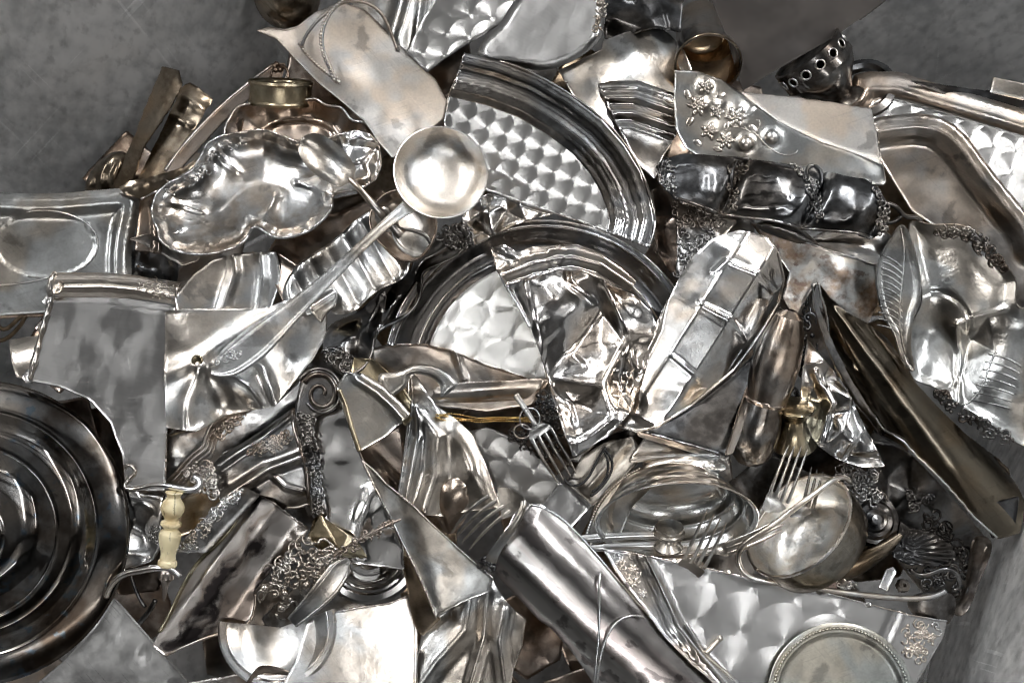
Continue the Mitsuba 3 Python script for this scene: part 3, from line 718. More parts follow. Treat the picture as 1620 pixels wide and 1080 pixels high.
# brown sheet and flower sheet
key, sh = S('tan_sheet', 'plain tan sheet with a dark scorched corner, behind the flower sheet', 'sheet', [(1172, 146), (1262, 154), (1325, 164), (1378, 172), (1386, 205), (1394, 262), (1300, 240), (1220, 210), (1180, 175)], 4, 'tan', seed=16, jag=1.0, wobble=0.8, g=(0.16, 0.05), rel=[ridge([(1170, 150), (1210, 186), (1260, 212), (1320, 238), (1400, 262)], 5, 4)])
key, sh = S('flower_sheet', 'matt silver sheet embossed with a spray of flowers and round fruit', 'sheet', [(1068, 112), (1102, 113), (1142, 127), (1168, 146), (1230, 192), (1300, 226), (1360, 246), (1397, 262), (1402, 288), (1398, 292), (1340, 288), (1230, 266), (1110, 250), (1084, 234), (1070, 204), (1066, 160)], 22, 'satin_grey', 'sheet', seed=17, jag=0.6, wobble=0.7,
  g=(0.14, 0.06), step=3.0, rel=[blob(1221, 218, 13, 7), blob(1179, 226, 13, 7), blob(1165, 175, 18, 6), blob(1125, 165, 16, 6), blob(1140, 205, 18, 6), blob(1116, 137, 11, 6), blob(1385, 283, 26, -6)])
for n, (x, y, R) in enumerate(((1116, 138, 13), (1104, 168, 17), (1134, 178, 13), (1164, 186, 18), (1122, 208, 15), (1148, 222, 15))):
    put(key, 'flower', blossom(sh, x, y, R, 5 + n % 2, n), 'satin')
for (x, y, R, a) in ((1088, 150, 9, 1.2), (1140, 152, 9, -0.4), (1092, 192, 9, 2.2), (1104, 226, 8, 0.6), (1188, 176, 10, -0.5), (1192, 204, 9, 0.7), (1136, 236, 8, 0.2), (1150, 200, 8, 1.9)):
    put(key, 'leaf', leaflet(sh, x, y, R, a), 'satin')
for (x, y) in ((1221, 217), (1180, 227)):
    put(key, 'fruit', ball(sh.at(np.array([x]), np.array([y]), -4)[0], 12, 2, 0.75), 'satin')
for q in ([(1178, 200), (1196, 208), (1202, 194), (1196, 190)], [(1190, 205), (1206, 224), (1226, 240), (1250, 246), (1262, 238)], [(1150, 200), (1180, 205), (1200, 215)]):
    edge_bar(key, 'stem', sh, q, 1.1, 'satin')

# ------------------------------------------------------------------ left of the far row: bronze fragments
S('bronze_half_pipe', 'right half of a split bronze tube with a collar, at the upper left', 'tube', [(206, 300), (232, 250), (262, 190), (286, 138), (300, 130), (336, 156), (318, 186), (300, 214), (276, 268), (250, 300)], -104, 'bronze', seed=21, jag=1.6,
  g=(-0.1, -0.2), rel=[cyl((240, 300), (315, 140), 38, 26), ridge([(268, 180), (300, 196)], 6, 5), ridge([(284, 150), (322, 172)], 8, 5)])
S('bronze_shard', 'thin torn bronze sheet standing on edge at the far left', 'sheet', [(186, 300), (176, 296), (215, 210), (256, 104), (282, 112), (287, 132), (262, 178), (226, 232), (206, 290)], -88, 'bronze', seed=22, jag=2.0, g=(0.5, -0.1), rel=[para((190, 300), (272, 108), 20, 6)])
S('bronze_bell', 'crumpled lobed bronze knob at the far left against the bin wall', 'knob', [(128, 302), (136, 268), (160, 242), (186, 236), (200, 250), (196, 285), (176, 310)], -112, 'bronze', seed=23, spl=True, rel=[rim([0, 8, 18, 30], [-30, -10, -2, 0]), ridge([(160, 240), (150, 275), (148, 305)], 5, -7), ridge([(185, 245), (170, 275), (172, 305)], 5, -7)])
key, sh = S('dish_edge', 'long bronze dish seen nearly edge on, with a bright rim, leaning above the scalloped dish', 'dish', [(258, 280), (292, 222), (345, 168), (392, 130), (430, 100), (452, 100), (446, 122), (400, 150), (350, 195), (305, 245), (268, 290)], -66, 'brown', 'body', seed=24, g=(-0.2, -0.5), rel=[para((260, 280), (440, 110), 30, 10)])
edge_bar(key, 'rim', sh, [(262, 270), (295, 224), (346, 170), (393, 131), (432, 103)], 3.0, 'warm', 1)
S('dark_sheet', 'dark brown sheet under the bright rimmed dish at the upper left', 'sheet', [(255, 318), (300, 270), (345, 222), (385, 186), (370, 260), (330, 300), (280, 330)], -72, 'brown', seed=25, jag=1.2, g=(0.2, 0.3))
key = thing('brass_ring', 'short brass coloured cylinder ring above the scalloped dish', 'ring')
put(key, None, lathe((444, 166, -66), (0.05, 0.95, 0.26), [(50, 0), (51, 4), (49, 8), (49, 30), (51, 34), (50, 38)], 2.5, 60)[:2], 'brass')
put(thing('twisted_finial', 'little dark twisted finial beside the bread basket, left', 'finial'), None, join([ball(P(440 + 6 * math.cos(k), 106 + 5 * math.sin(2 * k), -48 + 2 * k), 5, 1) for k in range(5)] + [bar([(428, 122, -52), (440, 104, -46), (452, 108, -42), (455, 125, -40)], 2.2)]), 'brown')

key, sh = S('leaf_spout', 'dull tan conical spout piece above the oval panel tray corner', 'spout', [(188, 297), (206, 286), (232, 281), (262, 274), (292, 264), (319, 248), (323, 256), (300, 270), (272, 286), (246, 302), (220, 314), (200, 309)], 4, 'bronze', seed=30, jag=0.8, step=3, g=(0.05, 0.0), rel=[para((190, 300), (320, 255), 20, 9), wob(1.5, 16, 3)])
cut(key, sh, [(323, 256), (300, 270), (272, 286), (246, 302), (220, 314)], 1.2, 0.06, 12)
# the handled basket
pts = [(404, 46), (424, 41), (450, 46), (470, 42), (498, 20), (540, 3), (576, 16), (620, 60), (660, 100), (688, 126), (706, 160), (701, 188), (670, 215), (640, 234), (621, 250), (600, 226), (575, 190), (545, 164), (505, 132), (470, 96), (436, 60)]
key, sh = S('bread_basket', 'long curved tarnished bread basket side with a beaded loop handle', 'basket', pts, -24, 'tan', 'body', seed=31, jag=0.5, wobble=0.8, g=(-0.07, 0.0),
  rel=[ctrl([(404, 46, -14), (450, 48, -3), (480, 75, 0), (540, 122, 2), (600, 205, 4), (621, 250, 3), (505, 134, -9), (570, 188, -8), (560, 80, -6), (600, 120, -7), (640, 160, -6), (540, 30, -4), (640, 90, 2), (700, 150, 4), (690, 195, 2), (660, 200, -3), (520, 60, -5)])])
w1 = [(478, 72, 6), (490, 48, 16), (520, 18, 26), (556, 2, 32), (590, 10, 30), (612, 36, 18), (628, 78, 4)]
put(key, 'handle', bar(w1, 2.6), 'tan')
put(key, 'handle', bar([(531, 126, 6), (518, 96, 14), (510, 62, 22), (520, 26, 30), (545, 2, 34), (575, -4, 36)], 2.4), 'satin')
q = spline([(531, 126, 6), (518, 96, 14), (510, 62, 22), (520, 26, 30), (545, 2, 34), (575, -4, 36)], False, 2)
put(key, 'handle__beading', beads(P(q[:, 0] - 3, q[:, 1], q[:, 2] + 3), 2.7, 5.2), 'polished')
q = spline([(474, 70), (490, 92), (512, 112), (533, 127)], False, 2)
put(key, 'beading', beads(sh.at(q[:, 0], q[:, 1], 2), 2.7, 5.2), 'polished')
for a, b, r in ((478, 72, 4.5), (531, 126, 5), (527, 121, 4), (536, 130, 4), (629, 79, 4)): put(key, 'knot', ball(sh.at(np.array([a]), np.array([b]), 3)[0], r, 1), 'polished')

# ------------------------------------------------------------------ scalloped dish and the shell sauce boat
key, sh = S('scalloped_dish', 'brown dish with a bright scalloped rim and a pale oval foot, upper left', 'dish', [(352, 250), (357, 226), (358, 202), (379, 170), (397, 165), (416, 156), (438, 160), (456, 151), (478, 159), (500, 158), (518, 168), (541, 172), (556, 190), (572, 194), (600, 240), (560, 270), (430, 280)], -34, 'brown', 'bowl', seed=33, jag=0,
  g=(0.0, -0.25), rel=[rim([0, 5, 20, 50, 70], [6, 2, -10, -22, -24]), radial(470, 214, [0, 50, 58, 64, 200], [11, 10, 4, 0, 0], 0.42)])
q = np.array([(352, 250), (357, 226), (358, 202), (379, 170), (397, 165), (416, 156), (438, 160), (456, 151), (478, 159), (500, 158), (518, 168), (541, 172), (556, 190), (572, 194), (598, 236)], float)
put(key, 'rim', tube(sh.at(*spline(q, False, 2.5).T, 1.0), 2.3, 7), 'polished')
bp = [(243, 338), (248, 315), (262, 296), (284, 284), (308, 268), (322, 244), (336, 226), (360, 215), (388, 211), (412, 207), (436, 212), (456, 220), (482, 228), (510, 224), (540, 214), (568, 212), (590, 228), (598, 252), (594, 278), (574, 298), (548, 304), (530, 310), (526, 328), (514, 346), (492, 364), (462, 375), (432, 374), (408, 361), (398, 368), (386, 384), (358, 397), (326, 403), (296, 401), (270, 392), (256, 378), (252, 362), (246, 350)]
metal('lustre', (0.86, 0.85, 0.84), (0.48, 0.41, 0.345), 17, 0.42, 0.66, 0.13, 0.24)
key, sh = S('shell_dish', 'large wavy shell shaped bright dish with a lobed rim and brown stains', 'dish', bp, 42, 'lustre', 'bowl', seed=34, spl=True, jag=0, step=3.5, wobble=1.5, g=(-0.04, -0.26),
  rel=[rim([0, 5, 14, 45, 85], [9, 5, -7, -24, -31]), wob(2.0, 100, 12), ripple(bp, 27, 1.9, 13), fold([(404, 364), (420, 336), (430, 310)], 8, 8), fold([(528, 312), (500, 296), (470, 286)], 8, 8), fold([(336, 226), (352, 250), (372, 268)], 8, 6), fold([(256, 372), (290, 358), (320, 352)], 6, 4), fold([(250, 318), (284, 322), (316, 332)], 6, 4)])
put(key, 'rim', tube(sh.at(*np.vstack([spline(bp, True, 2.5)]).T, 0.6), 2.0, 7, closed=True), 'polished')
put(key, 'chased_border', scrolls(sh, [(262, 300), (290, 284), (326, 246), (344, 232), (392, 217), (390, 228), (350, 242), (320, 280), (275, 312)], 46, 9, (3.5, 6), 1.2, 0.2, 0.7), 'polished')
put(key, 'crushed_end', Sheet([(536, 216), (560, 206), (584, 212), (600, 232), (601, 262), (594, 285), (570, 300), (552, 270), (545, 240)], 54, g=(0.05, -0.2), seed=35, jag=0.6, step=2.6, rel=[crumple((530, 200, 610, 300), 15, 9, 3, 2)]).mesh(), 'polished')
S('brown_box', 'dark brown box like sheet between the oval panel tray and the shell dish', 'sheet', [(222, 318), (258, 292), (300, 280), (252, 350), (254, 400), (214, 396)], -18, 'brown', seed=36, g=(0.3, -0.3), rel=[ridge([(243, 300), (243, 400)], 4, 6)])
S('torn_bronze', 'torn bronze sheet with a bright jagged lower edge left of the ribbed fragment', 'sheet', [(206, 378), (232, 372), (262, 380), (320, 402), (312, 414), (286, 421), (258, 404), (230, 388)], -6, 'warm', seed=37, jag=1.6, g=(0.0, 0.3))
key = thing('dark_bowl', 'dark round bowl in the gap beside the oval panel tray', 'bowl')
put(key, None, lathe((226, 428, -70), (0.1, 0.1, 1), [(2, 44), (26, 38), (44, 22), (54, 0)], 2, 40)[:2], 'dark')

# ------------------------------------------------------------------ left: tray with oval panel, engraved tray piece
tp = [(-14, 303), (40, 306), (100, 305), (152, 300), (190, 297), (210, 303), (219, 318), (216, 345), (209, 375), (206, 405), (207, 436), (140, 470), (68, 494), (-14, 499)]
trim = [(-14, 303), (40, 306), (100, 305), (152, 300), (190, 297), (210, 303), (219, 318), (216, 345), (209, 375), (206, 405), (207, 440)]
key, sh = S('panel_tray', 'grey satin tray with an oval panel and rounded corner, cut by the left edge', 'tray', tp, 10, 'satin_grey', 'body', seed=41, jag=0, g=(-0.19, -0.02), wobble=1.6,
  rel=[offset(trim, [0, 10, 22, 36, 44, 54], [-7, 0, 0, -8, -10, -10]), radial(68, 386, [0, 78, 82, 86, 300], [-2, -1.5, 1.5, 0, 0], 0.64)])
q = np.array([(68 + 84 * math.cos(a), 386 + 53 * math.sin(a)) for a in np.linspace(-1.9, 1.9, 70)])
put(key, 'panel_line', tube(sh.at(q[:, 0], q[:, 1], 0.2), 1.3, 6), 'satin')
edge_bar(key, 'lower_rim', sh, [(-14, 452), (40, 446), (84, 436)], 2.2, 'satin')
key = thing('bent_hook', 'bent bronze wire hook under the oval panel tray at the left edge', 'hook')
put(key, None, bar([(-12, 500, -14), (10, 520, -8), (28, 505, -4), (40, 498, 0), (20, 528, -12), (-12, 530, -18)], 3.5), 'bronze')
S('satin_strip', 'small pale strip poking out left of the leaf engraved tray piece', 'sheet', [(12, 537), (75, 528), (70, 570), (48, 604), (24, 596)], 8, 'satin', seed=43, g=(0.0, -0.2), rel=[para((12, 570), (70, 560), 30, 8)])
ep = [(84, 431), (110, 431), (160, 431), (205, 434), (250, 441), (285, 447), (279, 476), (273, 510), (268, 560), (264, 620), (262, 690), (259, 776), (228, 776), (196, 768), (192, 720), (172, 668), (140, 632), (90, 610), (42, 602), (50, 560), (62, 520), (72, 480)]
etop = [(84, 431), (110, 431), (160, 431), (205, 434), (250, 441), (285, 447)]
key, sh = S2('engraved_tray_piece', 'wide brushed tray piece with thick torn left edge and leaf ornament on its rim', 'tray piece', ep, 42, 'polished', 'brushed', 'rim_band', 'brushed_field', Polygon([(0, 480), (90, 471), (160, 470), (230, 474), (300, 486), (300, 800), (0, 800)]),
  uv=(1.0, 0.15), seed=44, jag=0.9, g=(-0.19, -0.06), wobble=2.6, rel=[offset(etop, [0, 4, 10, 24, 34, 40, 46, 54], [-5, 2, 5, 3, -4, -9, -7, -8])])
cut(key, sh, [(285, 447), (279, 476), (273, 510), (268, 560), (264, 620), (262, 690), (259, 776)], 1.3, 0.07, 11)
put(key, 'leaf_ornament', scrolls(sh, [(212, 450), (240, 442), (280, 452), (276, 472), (246, 470), (220, 463)], 46, 11, (4, 7), 1.2, 0.3, 0.35), 'satin')
q = spline([(86, 432), (80, 462), (74, 492), (66, 520), (56, 560), (46, 600)], False, 3)
put(key, 'torn_edge', tube(sh.at(q[:, 0] + 3 * (grid_noise(q[:, 0], q[:, 1], 9, 4) - 0.5), q[:, 1], 2.5), 4.2 + 4.5 * (grid_noise(q[:, 0], q[:, 1], 13, 8, 2) - 0.3), 7), 'polished')
for (x, y, w) in ((90, 452, 12), (76, 474, 9), (66, 516, 10), (46, 594, 12)):
    put(key, 'burr', Sheet([(x - w, y + 3), (x - w * 0.2, y - w), (x + w * 0.7, y - w * 0.4), (x + w * 0.5, y + w * 0.8), (x - w * 0.3, y + w)], 60 + 0.05 * (x - 180), g=(0.25, -0.2), seed=int(x), jag=1.2, step=3, wobble=3).mesh(), 'polished')
# ribbed fragment and the brown sheet behind the fluted dish
key, sh = S('ribbed_fragment', 'grey plate fragment with two upright bright ribs, left of the ladle handle', 'plate fragment', [(278, 470), (306, 436), (336, 412), (372, 402), (410, 400), (436, 398), (443, 430), (439, 456), (428, 488), (360, 500), (284, 500)], 16, 'satin', seed=45, jag=0.8, wobble=0.8, g=(-0.0, -0.03),
  rel=[ridge([(368, 395), (372, 430), (362, 460), (350, 500)], 9, 6), ridge([(412, 398), (416, 440), (408, 500)], 8, 5), ctrl([(280, 480, 6), (340, 430, 2), (430, 480, -6), (436, 400, -4), (380, 450, 0)])])
S('brown_sheet', 'long brown sheet between the shell dish and the fluted dish', 'sheet', [(410, 420), (440, 372), (486, 340), (530, 314), (600, 300), (640, 330), (560, 380), (500, 430), (450, 480), (436, 450)], 2, 'brown', seed=46, jag=0.8, g=(0.1, -0.22), rel=[ridge([(440, 400), (470, 420)], 6, 5), ridge([(480, 345), (530, 345), (600, 310)], 14, 6)])
fp = [(446, 470), (452, 446), (470, 420), (494, 402), (520, 386), (545, 366), (568, 346), (590, 334), (616, 330), (636, 372), (648, 408), (647, 426), (636, 442), (606, 456), (582, 474), (562, 492), (540, 498), (526, 492), (520, 478), (502, 492), (470, 498), (450, 488)]
key, sh = S('fluted_dish', 'satin dish with crosswise flutes under the ladle handle', 'dish', fp, 28, 'satin', seed=47, spl=True, jag=0, step=3.5, g=(0.12, -0.1),
  rel=[flutes((450, 480), (640, 372), 34, 4.0, 0.8), para((450, 470), (640, 380), 66, -14), rim([0, 5, 12], [-5, -1, 0])])
pp = [(594, 324), (618, 304), (648, 306), (676, 326), (690, 352), (686, 378), (672, 402), (652, 413), (630, 410), (610, 392), (592, 372), (586, 345)]
key, sh = S('copper_scoop', 'small copper brown scoop end under the ladle neck', 'scoop', pp, 46, 'warm', 'bowl', seed=48, spl=True, jag=0, step=3, g=(0.1, -0.2), rel=[rim([0, 4, 12, 24, 40], [6, 2, -8, -14, -16])])
put(key, 'rim', tube(sh.at(*spline(pp, True, 2.5).T, 0.5), 1.8, 7, closed=True), 'brown')

# pleated sheet
gp = [(262, 492), (300, 489), (360, 489), (424, 488), (442, 480), (470, 470), (500, 463), (516, 500), (514, 532), (495, 566), (466, 604), (438, 642), (400, 648), (352, 658), (314, 681), (262, 676), (260, 600)]
key, sh = S('pleated_sheet', 'satin sheet folded in fan pleats with a small brass rivet', 'sheet', gp, 40, 'satin', 'sheet', seed=51, jag=0.5, step=3.0, wobble=0.8, g=(-0.12, -0.08),
  rel=[ctrl([(262, 492, 2), (340, 489, 8), (424, 488, 6), (300, 540, 6), (380, 520, 8), (262, 600, -6), (310, 575, 2), (300, 640, 14), (262, 676, -4), (314, 681, 16), (340, 600, 0), (345, 650, -12), (390, 580, 12), (380, 650, -6), (438, 642, 16), (425, 570, 14), (432, 610, 20), (460, 580, -2), (480, 540, -4), (500, 463, 0), (516, 520, -10), (450, 500, 10), (470, 480, 2)]), ridge([(318, 582), (300, 630), (296, 678)], 12, 8), ridge([(345, 578), (392, 610), (420, 645)], 14, 9), ridge([(400, 560), (420, 580), (432, 612), (440, 640)], 7, 7), ridge([(262, 590), (310, 572), (420, 500), (450, 488)], 14, 6)])
put(key, 'rivet', lathe(tuple([312, 570, float(sh.H(312, 570)[0])]), (0, 0, 1), [(9, -2), (9, 0.5), (7, 1.8), (4, 1.2), (0.3, 1.0)], 0, 28), 'brass')
put(key, 'tab', Sheet([(486, 470), (500, 456), (534, 458), (530, 484), (516, 494), (508, 510), (494, 492)], 50, g=(0.1, -0.25), seed=52, jag=0.6, step=3, rel=[ridge([(486, 490), (530, 462)], 6, 5)]).mesh(), 'satin')

# ------------------------------------------------------------------ teaspoon and ladle
key = thing('teaspoon', 'small teaspoon lying on the shell dish with its handle under the ladle', 'spoon')
def egg(s): return 29 * np.sqrt(np.clip(1 - ((s - 0.55) / 0.56) ** 2, 0, 1)) * (1 - 0.22 * (s - 0.4))
bowlw = [max(1.0, float(egg(np.array(s)))) for s in np.linspace(0, 1, 15)]; bowlw[0] = 4.0; bowlw[-1] = 4
put(key, 'bowl', strap([(478, 218, 78), (502, 240, 80), (528, 262, 82), (556, 286, 84)], bowlw, 2.2, lambda t, s: -13 * (1 - t ** 2) * np.sin(math.pi * np.clip(s, 0.02, 0.98)) ** 0.7, 30, n=50), 'satin')
put(key, 'handle', strap([(553, 283, 83), (572, 302, 88), (596, 330, 84), (620, 356, 74), (636, 372, 70)], [4.5, 5, 6, 6.5, 8], 3.2, lambda t, s: 2.2 * (1 - t ** 2), 12), 'warm')
put(key, 'handle_end', strap([(626, 362, 72), (640, 376, 68), (656, 384, 66), (674, 394, 62)], [7, 15, 20, 21, 14], 2.6, lambda t, s: -2.5 * (1 - t ** 2) + 1.5 * np.exp(-((np.abs(t) - 0.85) / 0.08) ** 2), 22), 'pewter')

key = thing('soup_ladle', 'large satin silver soup ladle lying across the top of the heap', 'ladle')
LC, LA = (697, 273, 114), (0.17, 0.16, 1)
prof = [(0.5, -31), (16, -30.8), (32, -29), (46, -24.5), (57, -17), (65.5, -8), (71, 0), (73.5, 3.2)]
put(key, 'bowl', lathe(LC, LA, prof, -1.6, 110), 'ladle_satin')
c = lathe(LC, LA, [(72.2, 1.4), (73.4, 3.2), (75.0, 3.4), (76, 2.2), (75.2, 0.4), (73.6, 0.2)], 0, 110, close=True)
put(key, 'bowl__lip', c, 'satin')
def ladle_crown(t, s):
    return 3.0 * (1 - t ** 2) * (1 - 0.7 * s) + (1.7 * np.exp(-((np.abs(t) - 0.86) / 0.07) ** 2) + 0.9 * np.exp(-((np.abs(t) - 0.66) / 0.06) ** 2)) + 0.8 * s * -np.exp(-(t / 0.5) ** 2)
hp = [(652, 322, 113), (640, 331, 118), (618, 348, 119), (580, 382, 112), (530, 430, 100), (480, 476, 92), (430, 520, 88), (390, 554, 84), (352, 580, 80), (334, 586, 78)]
put(key, 'handle', strap(hp, [13, 8.5, 7.5, 8.0, 9.0, 10.5, 13, 17, 22, 25, 23, 6], 3.6, ladle_crown, 40, n=160), 'ladle_satin')
class OnLine:
    def __init__(s, h): s.h = h
    def at(s, x, y, up=0.0): return P(x, y, s.h + np.asarray(up) + 0 * np.asarray(x, float))
put(key, 'leaf_ornament', scrolls(OnLine(81), [(342, 575), (358, 555), (386, 545), (380, 566), (360, 582)], 24, 15, (4, 8), 1.3, 0.4, 0.25), 'satin')
metal('ladle_satin', (0.87, 0.86, 0.845), (0.66, 0.58, 0.48), 26, 0.54, 0.8, 0.28, 0.36, dents=0.0003)

# ------------------------------------------------------------------ dark scalloped dish with the shell
dk = [(512, 552), (514, 534), (524, 516), (546, 504), (572, 490), (600, 462), (626, 440), (650, 428), (658, 404), (676, 392), (698, 372), (720, 358), (742, 366), (746, 386), (730, 400), (704, 414), (676, 426), (668, 434), (667, 458), (656, 486), (632, 506), (604, 520), (594, 534), (588, 560), (572, 584), (548, 592), (526, 578)]
key, sh = S('dark_scalloped_dish', 'dark lobed dish edge with a rolled rim, below the fluted dish', 'dish', dk, 8, 'dark', 'body', seed=53, spl=True, jag=0, step=3.5, g=(0.04, -0.1), rel=[rim([0, 5, 14, 30], [4, 2, -4, -10]), blob(630, 470, 34, -14), blob(560, 540, 30, -14), ridge([(610, 470), (596, 520)], 7, 8)])
edge_bar(key, 'rim', sh, [(740, 386), (704, 414), (676, 426), (667, 436), (667, 458), (656, 486), (632, 506), (604, 520), (593, 536), (588, 560), (572, 584), (548, 592)], 2.6, 'dark', 1)
put(key, 'shell_ornament', scrolls(sh, [(690, 372), (716, 356), (744, 366), (744, 390), (716, 396)], 46, 17, (5, 11), 2.0, 1.0, 0.3), 'dark')
put(key, 'scroll_ornament', scrolls(sh, [(516, 560), (540, 548), (575, 566), (560, 590), (530, 582)], 26, 18, (6, 12), 2.2, 1.0, 0.2), 'dark')

# ------------------------------------------------------------------ the half tray and the round tray in the middle
metal('rim_mid', (0.58, 0.58, 0.585), (0.26, 0.255, 0.25), 14, 0.44, 0.70, 0.06, 0.13)
arc = [(735, 84), (790, 97), (850, 120), (905, 152), (955, 190), (990, 230), (1014, 270), (1030, 315), (1036, 350), (1026, 392)]
wl = LineString(arc).buffer(70)
hp_ = arc + [(1018, 388), (985, 374), (936, 356), (878, 336), (822, 318), (760, 296), (716, 250), (702, 192), (709, 150), (724, 115)]
key, sh = S2('half_tray', 'large half of a round tray with a stepped polished rim and engine turned middle', 'tray', hp_, -2, 'rim_mid', 'turned', 'rim', 'well', Polygon(hp_).buffer(30).difference(wl),
  seed=61, jag=0.8, g=(0.08, -0.04), uv=(1.0, 0.35), wobble=0.4, rel=[offset(arc, [0, 3, 17, 20, 30, 40, 43, 46, 50, 57, 61, 70, 76], [-1, 2.5, 0.8, -1.5, -6.5, -7, -5, -5, -7.5, -8, -10, -16, -16.3])])
edge_bar(key, 'rim_bead', sh, arc[1:], 2.2, 'polished', 0.2)
cut(key, sh, [(1018, 388), (985, 374), (936, 356), (878, 336), (822, 318), (760, 296)], 1.3, 0.04, 3)
cut(key, sh, [(735, 84), (724, 115), (709, 150), (702, 192)], 1.1, 0.04, 4)
R0, RC = 254, (860, 602)
cp = [(RC[0] + R0 * math.cos(a), RC[1] + R0 * math.sin(a)) for a in np.radians(np.linspace(193, 338, 70))]
tray_bottom = [(1060, 545), (1000, 610), (920, 615), (846, 607), (800, 590), (740, 570), (690, 557), (640, 553)]
key, sh = S2('round_tray', 'round tray with dark moulded rim and white engine turned middle, under the crumpled foil', 'tray', cp + tray_bottom, 0, 'rim_dark', 'turned_white', 'rim', 'well', disc(RC[0], RC[1], 190),
  seed=62, jag=0.5, g=(-0.01, -0.06), uv=(1.45, 0.2), wobble=0.6, rel=[radial(RC[0], RC[1], [0, 186, 190, 197, 203, 209, 220, 232, 239, 243, 248, 251, 254], [-20, -20, -19, -12, -10.5, -12, -11, -6, -3, 0, 1.5, 1, -1])])
turned('turned_white', (0.90, 0.895, 0.87), 0.0420, 0.0007, 0.20, 0.24)
for rr, r in ((253, 2.4), (243, 1.8), (206, 1.6)):
    q = np.array([(RC[0] + rr * math.cos(a), RC[1] + rr * math.sin(a)) for a in np.radians(np.linspace(194, 336, 160))])
    put(key, 'rim_line', tube(sh.at(q[:, 0], q[:, 1], 0.2), r, 6), 'polished' if r != 1.8 else 'smoked')
S('crumpled_scrap', 'mirror bright crumpled scrap just right of the ladle bowl', 'foil', [(728, 352), (742, 326), (772, 306), (812, 318), (878, 338), (836, 348), (780, 372), (748, 390), (726, 376)], 2, 'polished', seed=63, jag=1.0, step=2.8, g=(0.1, 0.05), rel=[crumple((720, 300, 890, 395), 20, 11, 8)])
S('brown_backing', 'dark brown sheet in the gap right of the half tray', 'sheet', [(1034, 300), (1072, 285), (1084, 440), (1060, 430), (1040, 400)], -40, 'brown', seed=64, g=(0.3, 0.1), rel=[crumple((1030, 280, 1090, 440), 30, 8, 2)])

# bronze bowl pieces below the round tray
S('bronze_bowl', 'torn bronze bowl with an uneven upper edge below the white engine turned wedge', 'bowl', [(588, 552), (628, 545), (676, 545), (720, 556), (770, 578), (840, 600), (872, 598), (840, 640), (770, 650), (690, 640), (640, 610), (596, 596)], 4, 'warm', seed=65, jag=1.0, g=(0.0, -0.1), wobble=3,
  rel=[para((590, 590), (850, 610), 60, -14), blob(650, 580, 30, 8), ridge([(722, 560), (735, 600)], 4, 5)])
key, sh = S('bronze_hull', 'smooth satin bronze dish side with a faint engraved line, under the torn bronze bowl', 'dish', [(690, 612), (740, 604), (800, 602), (862, 598), (856, 612), (838, 626), (800, 640), (750, 648), (706, 646), (680, 634)], 22, 'warm', seed=66, jag=0.5, g=(0.0, 0.05), rel=[para((690, 618), (860, 606), 28, 14)])
S('saddle_handle', 'dark cast saddle shaped handle with a jagged cut end', 'handle', [(598, 604), (600, 592), (614, 589), (632, 586), (650, 578), (672, 576), (694, 582), (712, 592), (724, 608), (712, 620), (698, 629), (696, 612), (682, 598), (662, 592), (648, 594), (644, 608), (632, 620), (616, 629), (606, 618)], 44, 'pewter', seed=67, spl=True, jag=0.3, step=3, th=5, g=(0.05, -0.1), rel=[rim([0, 4, 9], [-5, -1, 0])])

# the crumpled foil
fo = [(798, 452), (838, 437), (890, 424), (930, 432), (968, 452), (1004, 468), (1030, 492), (1040, 522), (1028, 560), (1012, 604), (996, 650), (960, 690), (906, 722), (896, 690), (880, 640), (862, 580), (838, 516), (818, 480)]
key, sh = S('crumpled_foil', 'large crumpled thin silver sheet in the middle of the heap', 'foil', fo, 44, 'polished_warm', 'sheet', seed=71, jag=0.8, step=2.6, wobble=3,
  g=(0.02, -0.1), rel=[crumple((790, 420, 1050, 730), 52, 25, 21, 6.5), crumple((790, 420, 1050, 730), 24, 3.0, 22, 3.0), wob(2.5, 36, 9), ctrl([(800, 450, 10), (900, 430, 12), (1035, 500, 6), (900, 560, 4), (1000, 640, 8), (906, 720, 14), (950, 540, -12)])])
metal('polished_warm', (0.84, 0.81, 0.785), (0.52, 0.47, 0.43), 15, 0.46, 0.74, 0.10, 0.2)
put(key, 'folded_flap', Sheet([(779, 392), (798, 386), (816, 398), (836, 392), (866, 388), (916, 388), (950, 402), (984, 424), (1006, 446), (996, 462), (960, 444), (920, 428), (884, 426), (840, 438), (802, 450), (786, 426)], 66, g=(0.0, -0.1), seed=72, jag=0.7, step=2.8, wobble=2, rel=[ridge([(790, 436), (850, 414), (905, 406), (950, 418), (1000, 452)], 9, 10), ridge([(780, 400), (812, 412)], 5, -5), crumple((770, 380, 860, 450), 16, 5, 5)]).mesh(), 'polished_warm')
q = resample(np.array([(779, 392), (786, 424), (800, 452), (820, 484), (838, 518)], float), 2.5)
put(key, 'torn_edge', tube(sh.at(q[:, 0], q[:, 1], 3), 1.6 + 1.8 * (grid_noise(q[:, 0], q[:, 1], 8, 3) - 0.4), 6), 'polished')

